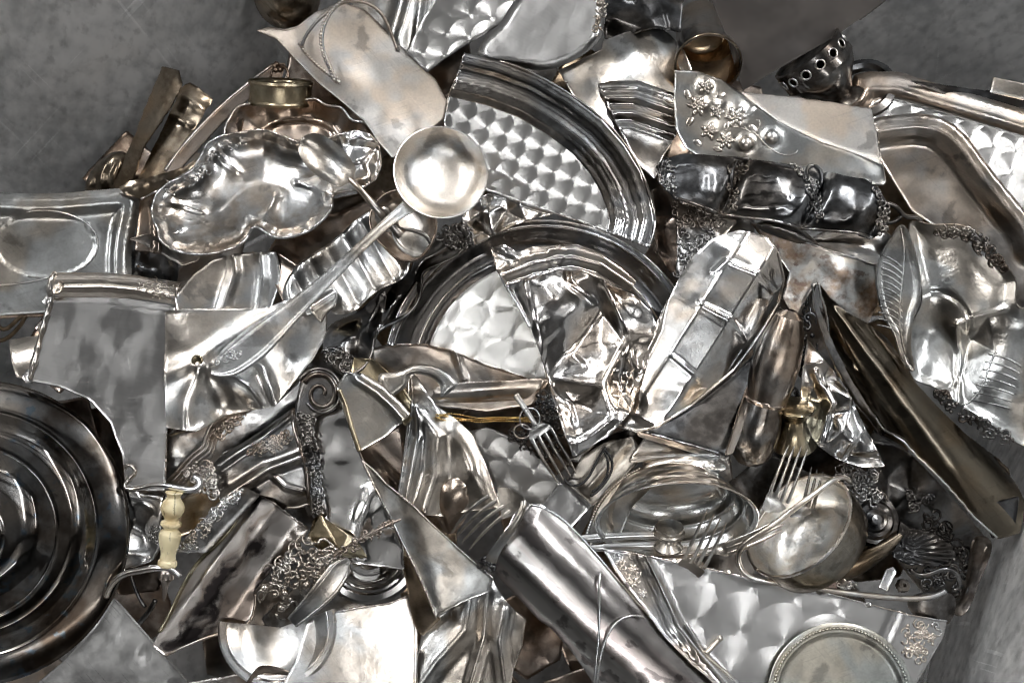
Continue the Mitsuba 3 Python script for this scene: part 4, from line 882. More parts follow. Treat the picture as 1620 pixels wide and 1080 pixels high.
# ------------------------------------------------------------------ faceted vessel and what lies around it
P0, P1 = (1014, 660), (1196, 376)
vp = [(962, 670), (984, 620), (1008, 570), (1036, 516), (1062, 466), (1092, 412), (1128, 376), (1172, 362), (1218, 372), (1238, 396), (1250, 440), (1244, 478), (1216, 522), (1192, 556), (1168, 586), (1132, 614), (1096, 642), (1040, 676), (1006, 684), (984, 678)]
key, sh = S('faceted_vessel', 'large bright faceted half of a vessel with flat panels', 'vessel', vp, 70, 'polished', 'body', seed=73, jag=0.3, step=3.2, wobble=1.4, g=(0.12, 0.02),
  rel=[across(P0, P1, [-110, -66, -62, -18, -14, 34, 38, 80, 110], [-66, -20, -17, 3, 4, -2, -4, -36, -70]), along(P0, P1, [-60, -8, 0, 96, 101, 190, 196, 300, 318, 370], [-16, -6, -2, 3, 3, 2, 1, -9, -12, -30]),
       ridge([(1054, 452), (1040, 520), (1006, 590), (992, 650)], 5, 4), blob(1000, 640, 16, -8), ridge([(1130, 430), (1150, 412), (1200, 430), (1232, 462)], 3, 2.0), ridge([(1106, 478), (1160, 505), (1190, 540)], 3, 2), ridge([(1060, 560), (1110, 600)], 3, 2)])
edge_bar(key, 'rim', sh, [(1236, 396), (1249, 440), (1243, 478), (1216, 522), (1192, 556), (1168, 586), (1132, 614), (1096, 642), (1040, 675), (1006, 683), (966, 669)], 2.4, 'satin', 0.2, spl=False)
key, sh = S('blue_panel', 'dark flat panel with fine scratches under the faceted vessel', 'panel', [(1008, 680), (1060, 664), (1110, 634), (1166, 590), (1202, 552), (1184, 606), (1164, 668), (1148, 720), (1100, 706), (1050, 692)], 34, 'dark', 'panel', seed=74, jag=0.6, wobble=0.8, g=(-0.05, 0.1))
put(key, 'thick_edge', Sheet([(1200, 552), (1212, 560), (1196, 612), (1176, 672), (1160, 716), (1148, 720), (1164, 668), (1184, 606)], 36, seed=75, jag=0.8, g=(-0.5, 0), wobble=1, step=3).mesh(), 'warm')
put(key, 'thick_edge', Sheet([(1008, 682), (1050, 694), (1100, 708), (1148, 721), (1146, 727), (1096, 716), (1046, 701), (1010, 690)], 32, seed=76, jag=0.8, g=(0, 0.5), wobble=1, step=3).mesh(), 'warm')
S('bent_strip', 'bright bent strip below the dark scratched panel', 'sheet', [(994, 731), (1008, 708), (1024, 690), (1070, 702), (1140, 722), (1128, 734), (1080, 728), (1046, 738), (1016, 730)], 22, 'satin', seed=77, jag=0.8, g=(0, -0.2), rel=[ridge([(1000, 726), (1060, 722), (1140, 720)], 6, 5)])
key = thing('pear_pot', 'dark bronze pear shaped pot behind the faceted vessel, right', 'pot')
put(key, 'body', lathe((1198, 676, 14), (0.22, 0.92, 0.25), [(1, -62), (18, -60), (32, -46), (38, -24), (38, 0), (34, 26), (31, 44)], 0, 48), 'smoked')
put(key, 'neck', lathe((1198, 676, 14), (0.22, 0.92, 0.25), [(33, 42), (35, 47), (33, 51), (37, 80), (38, 112), (33, 150), (22, 186), (8, 196)], 0, 48), 'warm')
key = thing('candlestick_stem', 'brass coloured candlestick stem with a narrow waist above the upright fork', 'candlestick')
put(key, None, lathe((1256, 672, 8), (-0.05, 0.85, 0.5), [(1, -44), (34, -40), (38, -34), (30, -22), (20, 0), (19, 14), (27, 26), (30, 34), (24, 38), (1, 40)], 0, 52)[:2], 'brass')
key, sh = S('stained_sheet', 'satin sheet with rusty brown stains right of the faceted vessel', 'sheet', [(1188, 350), (1240, 372), (1300, 394), (1388, 420), (1392, 482), (1372, 520), (1332, 500), (1290, 448), (1262, 500), (1240, 470), (1250, 430)], 26, 'stained', seed=78, jag=1.2, g=(0.0, -0.12), rel=[ctrl([(1200, 360, -6), (1388, 420, -4), (1330, 440, 8), (1370, 510, -16), (1260, 490, -18), (1280, 420, 6)])])
cut(key, sh, [(1188, 350), (1240, 372), (1300, 394), (1388, 420)], 1.4, 0.09, 8)
S('bright_dish', 'bright white dish edge below the dark lobed vessel', 'dish', [(1284, 384), (1330, 360), (1400, 368), (1412, 384), (1404, 416), (1350, 410)], 12, 'polished', seed=79, spl=True, jag=0, g=(0, -0.3), rel=[rim([0, 6, 14, 26], [6, 3, -2, -6])])

# the dark lobed vessel
lv = [(1036, 268), (1046, 256), (1076, 247), (1120, 249), (1180, 254), (1232, 260), (1252, 264), (1290, 266), (1330, 282), (1362, 286), (1386, 306), (1398, 334), (1394, 366), (1378, 378), (1330, 370), (1270, 364), (1210, 352), (1150, 344), (1090, 326), (1062, 318), (1042, 296)]
def lobe(x, y, d):
    a, t = axis_t(x, y, (1040, 284), (1390, 336))
    body = 40 * np.sqrt(np.clip(1 - (t / 56) ** 2, 0, 1))
    pinch = 0
    for c, w, dep in ((-4, 14, 12), (116, 9, 15), (246, 9, 17), (352, 14, 14)): pinch = pinch + dep * np.exp(-np.abs((a + 0.25 * t - c) / w) ** 1.3)
    return body - pinch + 5 * np.sin(a / 355 * 3 * math.pi) ** 2
key, sh = S('lobed_vessel', 'dark glossy vessel with three swelling lobes and cast leaf seams', 'vessel', lv, 30, 'dark', 'body', seed=81, jag=0.3, step=3, wobble=2.5, g=(0.0, -0.1), rel=[lobe, wob(2.0, 30, 41)])
for sd, reg in ((3, [(1150, 262), (1168, 256), (1178, 262), (1160, 300), (1158, 342), (1148, 340), (1148, 300)]), (4, [(1240, 258), (1262, 268), (1284, 290), (1292, 350), (1282, 362), (1280, 320), (1262, 290)]), (5, [(1366, 288), (1384, 306), (1396, 340), (1394, 378), (1378, 376), (1384, 330)]), (6, [(1034, 268), (1056, 254), (1062, 280), (1066, 312), (1044, 304)])):
    put(key, 'leaf_seam', scrolls(sh, reg, 40, sd, (4, 8), 1.7, 1.0, 0.4), 'smoked')
for q in ([(1152, 300), (1154, 270), (1162, 258), (1172, 264)], [(1268, 290), (1276, 266), (1290, 266), (1296, 282), (1288, 300)]):
    edge_bar(key, 'seam_loop', sh, q, 3.4, 'dark', 3)
edge_bar(key, 'base_rim', sh, [(1066, 318), (1090, 325), (1150, 343), (1210, 351), (1270, 363), (1330, 369), (1376, 377)], 2.4, 'smoked', 1)
put(key, 'handle', bar([(1384, 326, 40), (1402, 322, 46), (1420, 330, 44), (1432, 342, 38), (1450, 344, 34), (1456, 354, 30)], 3.8), 'dark')
put(key, 'handle', bar([(1392, 350, 38), (1410, 352, 40), (1426, 342, 40)], 3.0), 'dark')
key, sh = S('embossed_corner', 'black silver corner piece covered in raised scrollwork', 'ornament', [(1066, 318), (1110, 332), (1166, 352), (1140, 378), (1104, 412), (1084, 440), (1070, 440), (1072, 380)], 38, 'smoked', 'plate', seed=82, jag=0.6, g=(0.05, -0.1), rel=[wob(3, 14, 9)])
put(key, 'scrollwork', scrolls(sh, [(1066, 318), (1110, 332), (1166, 352), (1140, 378), (1104, 412), (1084, 440), (1070, 440), (1072, 380)], 110, 21, (4, 10), 1.7, 0.6, 0.3), 'smoked')
S('black_hollow', 'dark curved bowl piece glimpsed under the lobed vessel', 'bowl', [(1196, 356), (1220, 346), (1250, 352), (1280, 372), (1296, 392), (1240, 378)], 24, 'dark', seed=83, spl=True, jag=0, rel=[rim([0, 8, 20], [0, 8, 12])])

# ------------------------------------------------------------------ right: leaf dish and the bronze trough
ld = [(1440, 352), (1470, 356), (1504, 356), (1546, 374), (1588, 420), (1604, 448), (1602, 476), (1612, 488), (1640, 496), (1640, 700), (1604, 698), (1556, 664), (1510, 634), (1478, 612), (1446, 598), (1438, 560), (1442, 520), (1458, 480), (1448, 420)]
def lozenge(x, y, d):  # diamond hollow shaped to give a dark facet reflection
    u = ((x - 1546) * 0.98 - (y - 536) * 0.2) / 25; v = ((x - 1546) * 0.35 + (y - 536) * 0.94) / 29
    return -11 * np.clip(1 - np.maximum(np.abs(u), np.abs(v)), 0, 1)
key, sh = S('leaf_dish', 'grey satin lobed dish with a vine border and a diamond hollow shaped to give a dark reflection, at the right edge', 'dish', ld, 54, 'satin_grey', 'body', seed=84, spl=True, jag=0, step=3.2, wobble=0.8, g=(0.2, -0.03),
  rel=[rim([0, 5, 16, 40], [5, 3, -3, -8]), ctrl([(1460, 400, 2), (1530, 420, 14), (1590, 440, 4), (1500, 520, -10), (1480, 580, -6), (1514, 515, 4), (1560, 490, 10), (1600, 540, 8), (1546, 535, -8), (1576, 556, 4), (1530, 580, -8), (1520, 640, -2), (1560, 600, 8), (1620, 560, 8), (1600, 660, 6)]), lozenge, ridge([(1512, 514), (1545, 500), (1590, 488)], 4, 3), ridge([(1512, 514), (1524, 560), (1515, 640)], 5, 4), radial(1480, 540, [0, 55, 60, 66, 200], [0, 0, -2, 0, 0], 1.3)])
metal('satin_grey', (0.58, 0.578, 0.565), (0.38, 0.375, 0.36), 16, 0.42, 0.72, 0.2, 0.3, dents=0.0003)
for k in range(7):
    edge_bar(key, 'leaf_rib', sh, [(1566 - 5 * k, 560 + 12 * k), (1590 - 4 * k, 566 + 12 * k), (1616 - 3 * k, 580 + 11 * k)], 1.6, 'satin_grey', 0.4)
edge_bar(key, 'leaf_midrib', sh, [(1578, 556), (1562, 590), (1545, 625), (1520, 640)], 1.8, 'satin_grey', 0.4)
put(key, 'vine_border', scrolls(sh, [(1474, 362), (1500, 355), (1548, 374), (1590, 425), (1582, 434), (1548, 398), (1510, 370), (1478, 374)], 70, 25, (5, 9), 2.4, 2.0, 0.5), 'smoked')
put(key, 'vine_border', scrolls(sh, [(1472, 608), (1490, 616), (1520, 646), (1560, 670), (1604, 694), (1590, 700), (1550, 682), (1510, 656), (1484, 630)], 64, 26, (5, 9), 2.4, 2.5, 0.5), 'smoked')
lf = [(1388, 462), (1386, 430), (1396, 400), (1412, 372), (1426, 357), (1438, 376), (1448, 410), (1454, 460), (1446, 490), (1440, 520), (1440, 560), (1444, 586), (1430, 574), (1414, 530), (1398, 500)]
key, sh = S('leaf_piece', 'upright silver leaf with combed veins beside the lobed grey dish', 'leaf', lf, 66, 'satin_grey', 'blade', seed=86, spl=True, jag=0, step=3, g=(0.2, -0.02), rel=[rim([0, 4, 9], [4, 2, 0])])
for k in range(12):
    y = 404 + 10 * k
    edge_bar(key, 'vein', sh, [(1396 - 0.08 * (y - 404), y), (1410, y + 6), (1428, y + 20)], 1.4, 'satin_grey', 0.3)
edge_bar(key, 'midrib', sh, [(1424, 362), (1430, 420), (1424, 480), (1432, 560)], 1.8, 'satin_grey', 0.5)
tr = [(1284, 446), (1304, 472), (1330, 494), (1370, 514), (1402, 534), (1420, 566), (1440, 604), (1476, 642), (1520, 684), (1562, 712), (1602, 742), (1614, 790), (1600, 838), (1566, 848), (1530, 812), (1490, 764), (1440, 712), (1402, 676), (1370, 634), (1340, 588), (1316, 544), (1300, 500)]
metal('bronze_gloss', (0.15, 0.128, 0.098), (0.075, 0.061, 0.046), 12, 0.40, 0.72, 0.08, 0.16)
key, sh = S('bronze_trough', 'long dark bronze trough torn open along one side, running to the right wall', 'trough', tr, 34, 'bronze_gloss', 'shell', seed=87, jag=0.5, step=3.5, wobble=1.6, g=(0.0, 0.02),
  rel=[lambda x, y, d: (lambda s, t: 56 * np.sqrt(np.clip(1 - ((t + 3) / (30 + 0.075 * s)) ** 2, 0, 1)) - 20)(*axis_t(x, y, (1284, 446), (1590, 845)))])
q = resample(np.array([(1286, 450), (1300, 500), (1316, 546), (1340, 590), (1370, 636), (1402, 678), (1440, 714), (1490, 766), (1530, 814), (1564, 846)], float), 2.5)

jj = 5 * (grid_noise(q[:, 0], q[:, 1], 22, 4, 2) - 0.5)
put(key, 'torn_edge', tube(sh.at(q[:, 0] + jj, q[:, 1] - jj, 4), 1.9 + 1.5 * (grid_noise(q[:, 0], q[:, 1], 9, 3) - 0.4), 6), 'satin')
put(key, 'torn_lip', Sheet([(1284, 446), (1300, 498), (1322, 552), (1346, 600), (1372, 640), (1404, 682), (1396, 690), (1356, 640), (1326, 588), (1304, 540), (1290, 494)], 52, g=(-0.5, 0.1), seed=88, jag=1.6, step=3).mesh(), 'smoked')
put(key, 'end_cap', Sheet([(1544, 796), (1552, 800), (1612, 786), (1606, 830), (1570, 852), (1562, 838)], 62, g=(0.3, 0.3), seed=89, jag=0.5, step=3, rel=[ridge([(1546, 798), (1566, 846)], 4, 8)]).mesh(), 'dark')
cs = [(1278, 536), (1292, 556), (1320, 588), (1350, 636), (1376, 690), (1402, 738), (1366, 740), (1330, 728), (1300, 708), (1284, 680), (1272, 640), (1270, 596)]
key, sh = S('crushed_sheet', 'bright crushed sheet with sharp creases beside the bronze trough', 'foil', cs, 44, 'polished', seed=91, jag=1.0, step=2.8, wobble=3, g=(0.15, -0.05), rel=[crumple((1260, 530, 1410, 750), 30, 14, 13, 1.5), para((1278, 540), (1390, 740), 50, 20), blob(1350, 690, 20, 8), ridge([(1290, 590), (1316, 640), (1300, 700)], 6, 9)])
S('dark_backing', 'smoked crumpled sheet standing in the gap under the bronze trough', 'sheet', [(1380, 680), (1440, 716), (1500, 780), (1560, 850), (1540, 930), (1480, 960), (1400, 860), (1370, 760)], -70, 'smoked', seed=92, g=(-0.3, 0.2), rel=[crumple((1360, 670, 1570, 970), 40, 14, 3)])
key = thing('scroll_casting', 'black glossy casting of scrolls deep between vessel and trough', 'ornament')
class Deep(OnLine): pass
put(key, None, scrolls(Deep(-8), [(1240, 470), (1276, 460), (1290, 560), (1274, 650), (1246, 640), (1236, 560)], 70, 31, (6, 14), 2.6, 0, 0.35), 'dark')

# ------------------------------------------------------------------ lower left: the big dome
key = thing('domed_cover', 'big dark tarnished dome cover with rounded rings at the lower left', 'dish cover')
prof = [(0.5, 64), (26, 63), (48, 58), (60, 50), (66, 48), (84, 47), (108, 38), (128, 22), (136, 16), (142, 17), (156, 17), (174, 9), (188, -4), (193, -8), (198, -7), (212, -9), (228, -13), (240, -18), (243, -22)]
pi_ = PchipInterpolator(range(len(prof)), np.array(prof))(np.linspace(0, len(prof) - 1, 90))
put(key, None, lathe((-46, 842, 74), (0.10, 0.10, 1), pi_, -2.4, 150)[:2], 'domed')
key, sh = S('zinc_plate', 'dull grey flat plate with two dents, corner pointing up, at the lower left', 'plate', [(180, 946), (312, 1096), (40, 1096), (100, 1046), (150, 990)], 44, 'zinc', seed=101, jag=0.2, wobble=1.0, g=(0.0, -0.1), rel=[blob(228, 1035, 7, -7, 2.0, 0.2), blob(190, 990, 9, -3, 2.4, 0.3), blob(272, 1084, 8, -6)])
key, sh = S('crumpled_corner', 'creased bright sheet under the lower arm of the ivory handle', 'sheet', [(194, 766), (226, 768), (259, 770), (257, 820), (256, 862), (238, 888), (194, 904), (188, 880), (196, 830)], 18, 'polished', 'sheet', seed=102, jag=0.6, step=3, g=(-0.05, -0.05), rel=[ctrl([(194, 766, 0), (258, 770, -4), (226, 790, 8), (196, 830, -4), (240, 820, 2), (256, 830, 8), (225, 845, -6), (200, 870, 6), (250, 866, 0), (200, 900, -6)])])
put(key, 'ornament', scrolls(sh, [(236, 830), (256, 826), (254, 860), (234, 866)], 16, 34, (4, 7), 1.4, 0.5, 0.4), 'polished')
key = thing('jug_handle', 'cream turned handle held between two curved silver arms', 'handle')
sp = [(0.5, -63), (13.5, -62), (15.5, -58), (15, -53), (12.5, -50), (12, -40), (15, -28), (17, -18), (17.5, -10), (15, -4), (11, 0), (14, 3), (17, 7), (16, 11), (11, 14), (11.5, 17), (16, 24), (18.5, 32), (17, 41), (12, 48), (10.5, 52), (12.5, 57), (14, 59), (0.5, 60)]
pi_ = PchipInterpolator(range(len(sp)), np.array(sp))(np.linspace(0, len(sp) - 1, 80))
put(key, 'grip', lathe((270, 836, 74), (0.12, 0.98, 0.12), pi_[::-1], 0, 48)[:2], 'ivory')
put(key, 'arm', bar([(198, 742, 58), (206, 736, 60), (214, 746, 62), (204, 758, 60), (198, 770, 62), (214, 773, 68), (240, 768, 72), (262, 768, 74), (288, 773, 76), (306, 774, 72), (316, 764, 66), (306, 754, 62)], np.interp(np.arange(200), [0, 25, 50, 90], [2.5, 4, 5, 5])[:len(spline([(198, 742, 58), (206, 736, 60), (214, 746, 62), (204, 758, 60), (198, 770, 62), (214, 773, 68), (240, 768, 72), (262, 768, 74), (288, 773, 76), (306, 774, 72), (316, 764, 66), (306, 754, 62)], False, 3.0))]), 'polished')
put(key, 'arm', bar([(168, 944, 50), (178, 922, 60), (196, 908, 68), (222, 902, 72), (250, 898, 74), (276, 904, 74), (284, 912, 72)], 5.2), 'polished')
put(key, 'cap', lathe((263, 906, 70), (0.1, 0.95, 0.1), [(0.5, -46), (3, -40), (4, -26), (7, -14), (13, -8), (12, 0), (10, 4), (0.5, 5)], 0, 28), 'warm')

# moulded rim, fluted vessel, dark border
S('smoky_tray', 'dark smoky tray bottom behind the moulded rim, below the pleated sheet', 'tray', [(258, 690), (312, 676), (360, 652), (440, 632), (476, 600), (480, 660), (430, 700), (340, 780), (262, 800)], -26, 'smoked', seed=103, g=(-0.1, 0.1), wobble=4)
key = thing('moulded_rim', 'bent moulded tray rim with a cast scroll, left of the panelled vessel', 'tray rim')
rp = [(256, 778, 16), (290, 745, 20), (312, 722, 24), (326, 710, 26), (332, 692, 26), (346, 668, 26), (366, 652, 24), (388, 640, 20)]
for off, r in ((-5, 3.4), (0, 4.4), (5, 3.4), (9, 2.2)):
    put(key, 'moulding', bar([(a + off, b + off * 0.9, c - abs(off) * 0.4) for a, b, c in rp], r), 'warm')
put(key, 'cast_scroll', scrolls(OnLine(30), [(332, 690), (350, 662), (382, 646), (386, 660), (362, 684), (342, 700)], 44, 35, (5, 9), 1.9, 0, 0.3), 'warm')
fv = [(350, 790), (342, 766), (336, 736), (352, 716), (384, 700), (420, 676), (448, 656), (462, 646), (468, 664), (474, 700), (482, 740), (488, 800), (470, 806), (440, 808), (404, 796), (378, 808), (358, 806)]
key, sh = S('panelled_vessel', 'bronze toned vessel side with curved panels and a chased flower cartouche', 'vessel', fv, 22, 'smoked', 'wall', seed=104, jag=0.4, step=3, wobble=2, g=(0.02, -0.12),
  rel=[ridge([(346, 736), (380, 712), (420, 688), (462, 654)], 7, 8), ridge([(348, 792), (384, 768), (424, 742), (478, 722)], 8, 9), para((350, 770), (480, 700), 80, 16), blob(430, 700, 34, 5, 0.5, -0.4), ridge([(430, 750), (450, 770), (478, 778)], 4, 3)])
for n, (x, y, R) in enumerate(((412, 706, 8), (430, 700, 8), (446, 692, 8))): put(key, 'flower', blossom(sh, x, y, R, 5, n), 'warm')
put(key, 'cartouche', scrolls(sh, [(392, 716), (408, 700), (432, 688), (456, 682), (462, 694), (448, 708), (432, 716), (410, 720)], 62, 36, (4, 7), 1.2, 0.3, 0.35), 'warm')
edge_bar(key, 'rim', sh, [(464, 648), (470, 690), (482, 724), (486, 760), (489, 800)], 4.0, 'warm', 1)
edge_bar(key, 'rim', sh, [(472, 648), (478, 690), (489, 724), (493, 760), (495, 802)], 2.4, 'warm', -2)
S('brass_backing', 'olive brown sheet deep below the chased vessel, beside the cream grip', 'sheet', [(286, 790), (330, 770), (362, 806), (330, 830), (280, 850)], 0, 'bronze', seed=105, wobble=4)
key = thing('bracket_casting', 'pierced cast bracket beside the cream handle top', 'ornament')
put(key, None, scrolls(OnLine(52), [(292, 748), (312, 730), (336, 732), (350, 770), (340, 786), (310, 784)], 58, 37, (5, 10), 2.0, 0, 0.25), 'warm')
key, sh = S('cast_border', 'dark cast border of scrolls with a large volute at its top', 'ornament', [(466, 650), (474, 610), (486, 588), (508, 582), (532, 596), (536, 622), (524, 650), (500, 660), (496, 700), (502, 740), (514, 790), (516, 816), (496, 820), (490, 760), (478, 710)], 44, 'dark', 'backing', seed=106, spl=True, jag=0, g=(0.05, -0.05), step=3.5, rel=[rim([0, 4, 10], [-4, 0, 1])])
put(key, 'scrollwork', scrolls(sh, [(470, 655), (496, 655), (498, 700), (506, 740), (514, 810), (498, 815), (490, 760), (480, 710)], 90, 38, (4, 9), 1.8, 1, 0.3), 'dark')
a = np.linspace(0, 1, 60); th_ = -2.6 + 9.2 * a; rr = 30 * (1 - 0.8 * a)
put(key, 'volute', tube(sh.at(507 + rr * np.cos(th_), 622 + 1.1 * rr * np.sin(th_), 3), 4.6 - 1.8 * a, 8), 'smoked')
put(key, 'volute', tube(sh.at(507 + (rr[:34] + 8) * np.cos(th_[:34]), 622 + 1.1 * (rr[:34] + 8) * np.sin(th_[:34]), 1), 3.0, 8), 'dark')

# ------------------------------------------------------------------ lower middle
S('dark_mirror', 'flat mirror polished plate right of the cast border', 'plate', [(494, 660), (520, 636), (548, 640), (568, 712), (590, 762), (612, 806), (636, 866), (640, 900), (560, 890), (516, 820), (505, 760), (496, 710)], 30, 'mirror', seed=111, jag=0.6, wobble=4.5, g=(0.04, -0.12), rel=[ridge([(560, 890), (570, 830), (588, 780)], 12, 5)])
scene['mirror'] = two({'type': 'principled', 'base_color': rgb((0.76, 0.75, 0.735)), 'roughness': 0.06, 'metallic': 1.0})
key, sh = S('fan_plate', 'wedge of a grey plate with curved ridges and a thick tan left edge', 'plate', [(532, 612), (546, 590), (572, 590), (606, 610), (632, 634), (650, 655), (610, 690), (568, 714), (552, 668)], 52, 'satin_grey', 'plate', seed=112, jag=0.6, step=3, g=(-0.04, -0.08), rel=[offset([(575, 590), (606, 610), (632, 634), (655, 660)], [0, 8, 14, 22, 34], [-6, -2, 4, 0, -2])])
edge_bar(key, 'thick_edge', sh, [(536, 616), (546, 640), (556, 676), (569, 714)], 4.0, 'brass', -1, spl=False)
S('olive_rim', 'smooth olive brown curved rim piece above the fan shaped plate', 'tray rim', [(560, 566), (590, 568), (630, 604), (660, 650), (640, 672), (612, 620), (584, 596), (556, 588)], 26, 'brass', seed=113, jag=0.4, g=(0.05, -0.1), rel=[para((570, 575), (650, 660), 24, -4)])
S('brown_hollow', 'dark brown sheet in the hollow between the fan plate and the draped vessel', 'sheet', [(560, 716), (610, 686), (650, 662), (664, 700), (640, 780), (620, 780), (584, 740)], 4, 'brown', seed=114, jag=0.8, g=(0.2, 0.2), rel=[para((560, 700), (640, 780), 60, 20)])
kp = [(573, 728), (592, 744), (612, 766), (652, 798), (692, 836), (740, 880), (780, 914), (772, 936), (730, 952), (700, 968), (690, 976), (676, 940), (660, 904), (640, 864), (618, 818), (596, 776)]
key, sh = S('knife_shard', 'long pointed triangular grey shard with burred edges', 'sheet', kp, 58, 'pewter', seed=115, jag=1.2, wobble=1.6, g=(0.05, 0.02), rel=[ridge([(660, 800), (690, 900), (700, 960)], 26, 4)])
cut(key, sh, kp[:7], 1.3, 0.08, 6)
cut(key, sh, kp[10:] + [kp[0]], 1.6, 0.06, 7)
S('brown_fold', 'narrow brown fold under the long triangular shard', 'sheet', [(634, 880), (648, 880), (672, 940), (694, 978), (668, 1006), (656, 990), (644, 930)], 42, 'bronze', seed=116, jag=1.0, g=(0.4, 0))
wp = [(668, 1000), (690, 976), (730, 950), (780, 916), (798, 946), (816, 966), (832, 978), (826, 1020), (812, 1060), (806, 1096), (640, 1096), (660, 1040)]
S('wavy_piece', 'wavy satin vessel side with soft ridges at the bottom edge', 'vessel', wp, 36, 'satin', seed=117, jag=0.5, step=3.5, wobble=3, g=(0.0, -0.1), rel=[ridge([(800, 960), (790, 1010), (800, 1090)], 11, 10), ridge([(745, 930), (735, 990), (690, 1040), (650, 1096)], 20, 16), ridge([(770, 940), (765, 1010), (740, 1096)], 9, -8)])
kp = [(768, 886), (784, 858), (804, 832), (824, 786), (838, 800), (858, 800), (884, 818), (930, 862), (968, 906), (1010, 954), (1060, 1006), (1110, 1052), (1160, 1096), (946, 1096), (926, 1064), (902, 1030), (872, 996), (852, 984), (838, 968), (820, 948), (796, 924)]
C0, C1 = (806, 836), (1060, 1096)
key, sh = S('silver_cylinder', 'large half cylinder of streaky silver running to the bottom edge', 'cylinder', kp, 74, 'streaked', 'wall', uv=(1.0, 0.77), seed=118, jag=0.5, step=4, wobble=1.4, g=(0.0, -0.02),
  rel=[cyl((806, 842), (1060, 1090), 92, 58), along((824, 800), (1000, 980), [0, 12, 30, 60], [-14, -4, 0, 0])])
q = spline([(840, 800), (884, 819), (930, 863), (968, 907), (1010, 955), (1060, 1007)], False, 3)
put(key, 'cut_edge', tube(sh.at(q[:, 0], q[:, 1], 1), 2.0, 6), 'satin')
key = thing('loose_wire', 'thin bright wire bent double over the streaky silver cylinder', 'wire')
put(key, None, bar([(950, 906, 76), (948, 940, 84), (948, 990, 84), (944, 1040, 82), (940, 1096, 78)], 2.1), 'satin')
key = thing('curved_wire', 'thin bright wire bent in a hook beside the doubled wire', 'wire')
put(key, None, bar([(1018, 976, 76), (996, 974, 84), (974, 986, 88), (958, 1012, 88), (948, 1050, 86), (942, 1096, 82)], 2.1), 'satin')

# draped vessel, swirl sheet and bits
dv = [(646, 596), (654, 590), (664, 600), (676, 622), (694, 644), (724, 664), (746, 684), (764, 720), (780, 764), (794, 800), (740, 808), (700, 816), (668, 812), (636, 800), (628, 784), (636, 740), (642, 690), (646, 650)]
key, sh = S('draped_vessel', 'tall silver vessel side falling in long drapery folds', 'vessel', dv, 30, 'satin', 'body', seed=121, jag=0.6, step=3, wobble=0.6, g=(0.06, -0.1),
  rel=[ridge([(656, 640), (662, 690), (652, 750), (640, 800)], 9, 10), ridge([(664, 640), (690, 690), (690, 750), (672, 806)], 16, 18), ridge([(720, 680), (752, 730), (776, 800)], 26, 16), blob(738, 750, 26, 8)])
q = resample(np.array([(650, 596), (654, 640), (646, 690), (638, 740), (630, 790)], float), 2.5)
put(key, 'torn_edge', tube(sh.at(q[:, 0], q[:, 1], 2), 1.7 + 1.8 * (grid_noise(q[:, 0], q[:, 1], 8, 5) - 0.4), 6), 'satin')
key = thing('brown_arch', 'smooth brown arched spoon back beside the bent fork', 'spoon')
put(key, None, strap([(712, 840, 24), (716, 800, 38), (726, 776, 42), (740, 768, 38)], [10, 24, 26, 14], 3, lambda t, s: 8 * (1 - t ** 2), 18), 'warm')
S('turned_scrap', 'dark engine turned sheet under the four tined fork', 'sheet', [(722, 688), (770, 676), (812, 692), (850, 720), (888, 762), (862, 800), (820, 800), (780, 780), (748, 720)], 6, 'turned_dark', seed=122, jag=0.8, g=(0.05, -0.02), uv=(1.2, 0.4))
turned('turned_dark', (0.46, 0.45, 0.435), 0.0300, 0.0007, 0.2, 0.2)
key = thing('gold_chain', 'bundle of fine gold chains stretched below the bronze dish', 'chain')
rg = np.random.default_rng(7); ms = []
for k in range(5):
    e = rg.uniform(-1, 1, 6)
    q = spline([(692 + 2 * e[0], 656 + 5 * e[1], 38), (716, 660 + 10 * e[2], 30), (756, 664 + 4 * e[3], 30), (800, 662 + 4 * e[4], 32), (842, 664 + 5 * e[5], 34)], False, 1.0)
    ms.append(beads(P(q[:, 0], q[:, 1], q[:, 2] + 2 * e[0]), 1.35, 2.4))
put(key, None, join(ms), 'gold')
key = thing('jewellery_tangle', 'tangle of black beaded jewellery beside the fork', 'jewellery')
put(key, 'beaded_links', scrolls(OnLine(8), [(800, 690), (840, 640), (870, 600), (884, 620), (888, 690), (870, 730), (850, 720), (822, 706)], 120, 41, (5, 12), 1.6, 0, 0.3), 'dark')
q = spline([(846, 668, 26), (862, 660, 30), (880, 654, 28), (896, 660, 22)], False, 1.5)
put(key, 'bead_band', join([ball(P(a + rg.uniform(-3, 3), b + rg.uniform(-9, 9), c + rg.uniform(-2, 3)), 2.3, 1) for a, b, c in np.repeat(q, 2, 0)]), 'smoked')
key = thing('silver_hoop', 'thin silver hoop earring hung over the fork neck', 'ring')
a = np.linspace(0, 2 * math.pi, 50)[:-1]
put(key, None, tube(P(838 + 16 * np.cos(a), 662 + 17 * np.sin(a), 58 + 4 * np.cos(a)), 1.2, 7, closed=True), 'polished')
key = thing('small_hoop', 'second thin silver hoop lower left of the fork neck', 'ring')
put(key, None, tube(P(826 + 13 * np.cos(a), 682 + 11 * np.sin(a), 40 + 3 * np.cos(a)), 1.2, 7, closed=True), 'polished')
fork('four tined dull fork pointing down in the middle of the heap', [(816, 624, 34), (828, 642, 42), (840, 660, 50), (847, 672, 54)], [5, 4.5, 4, 4], (846, 670, 54),
     [(841, 694, 56), (851, 689, 57), (861, 684, 57), (871, 678, 56)], [(883, 764, 44), (892, 760, 45), (903, 754, 45), (912, 749, 44)], [(860, 728, 56), (871, 724, 57), (882, 718, 57), (892, 712, 56)], 'pewter')
key = thing('black_wire', 'black wire clip bent in loops below the crumpled foil', 'wire')
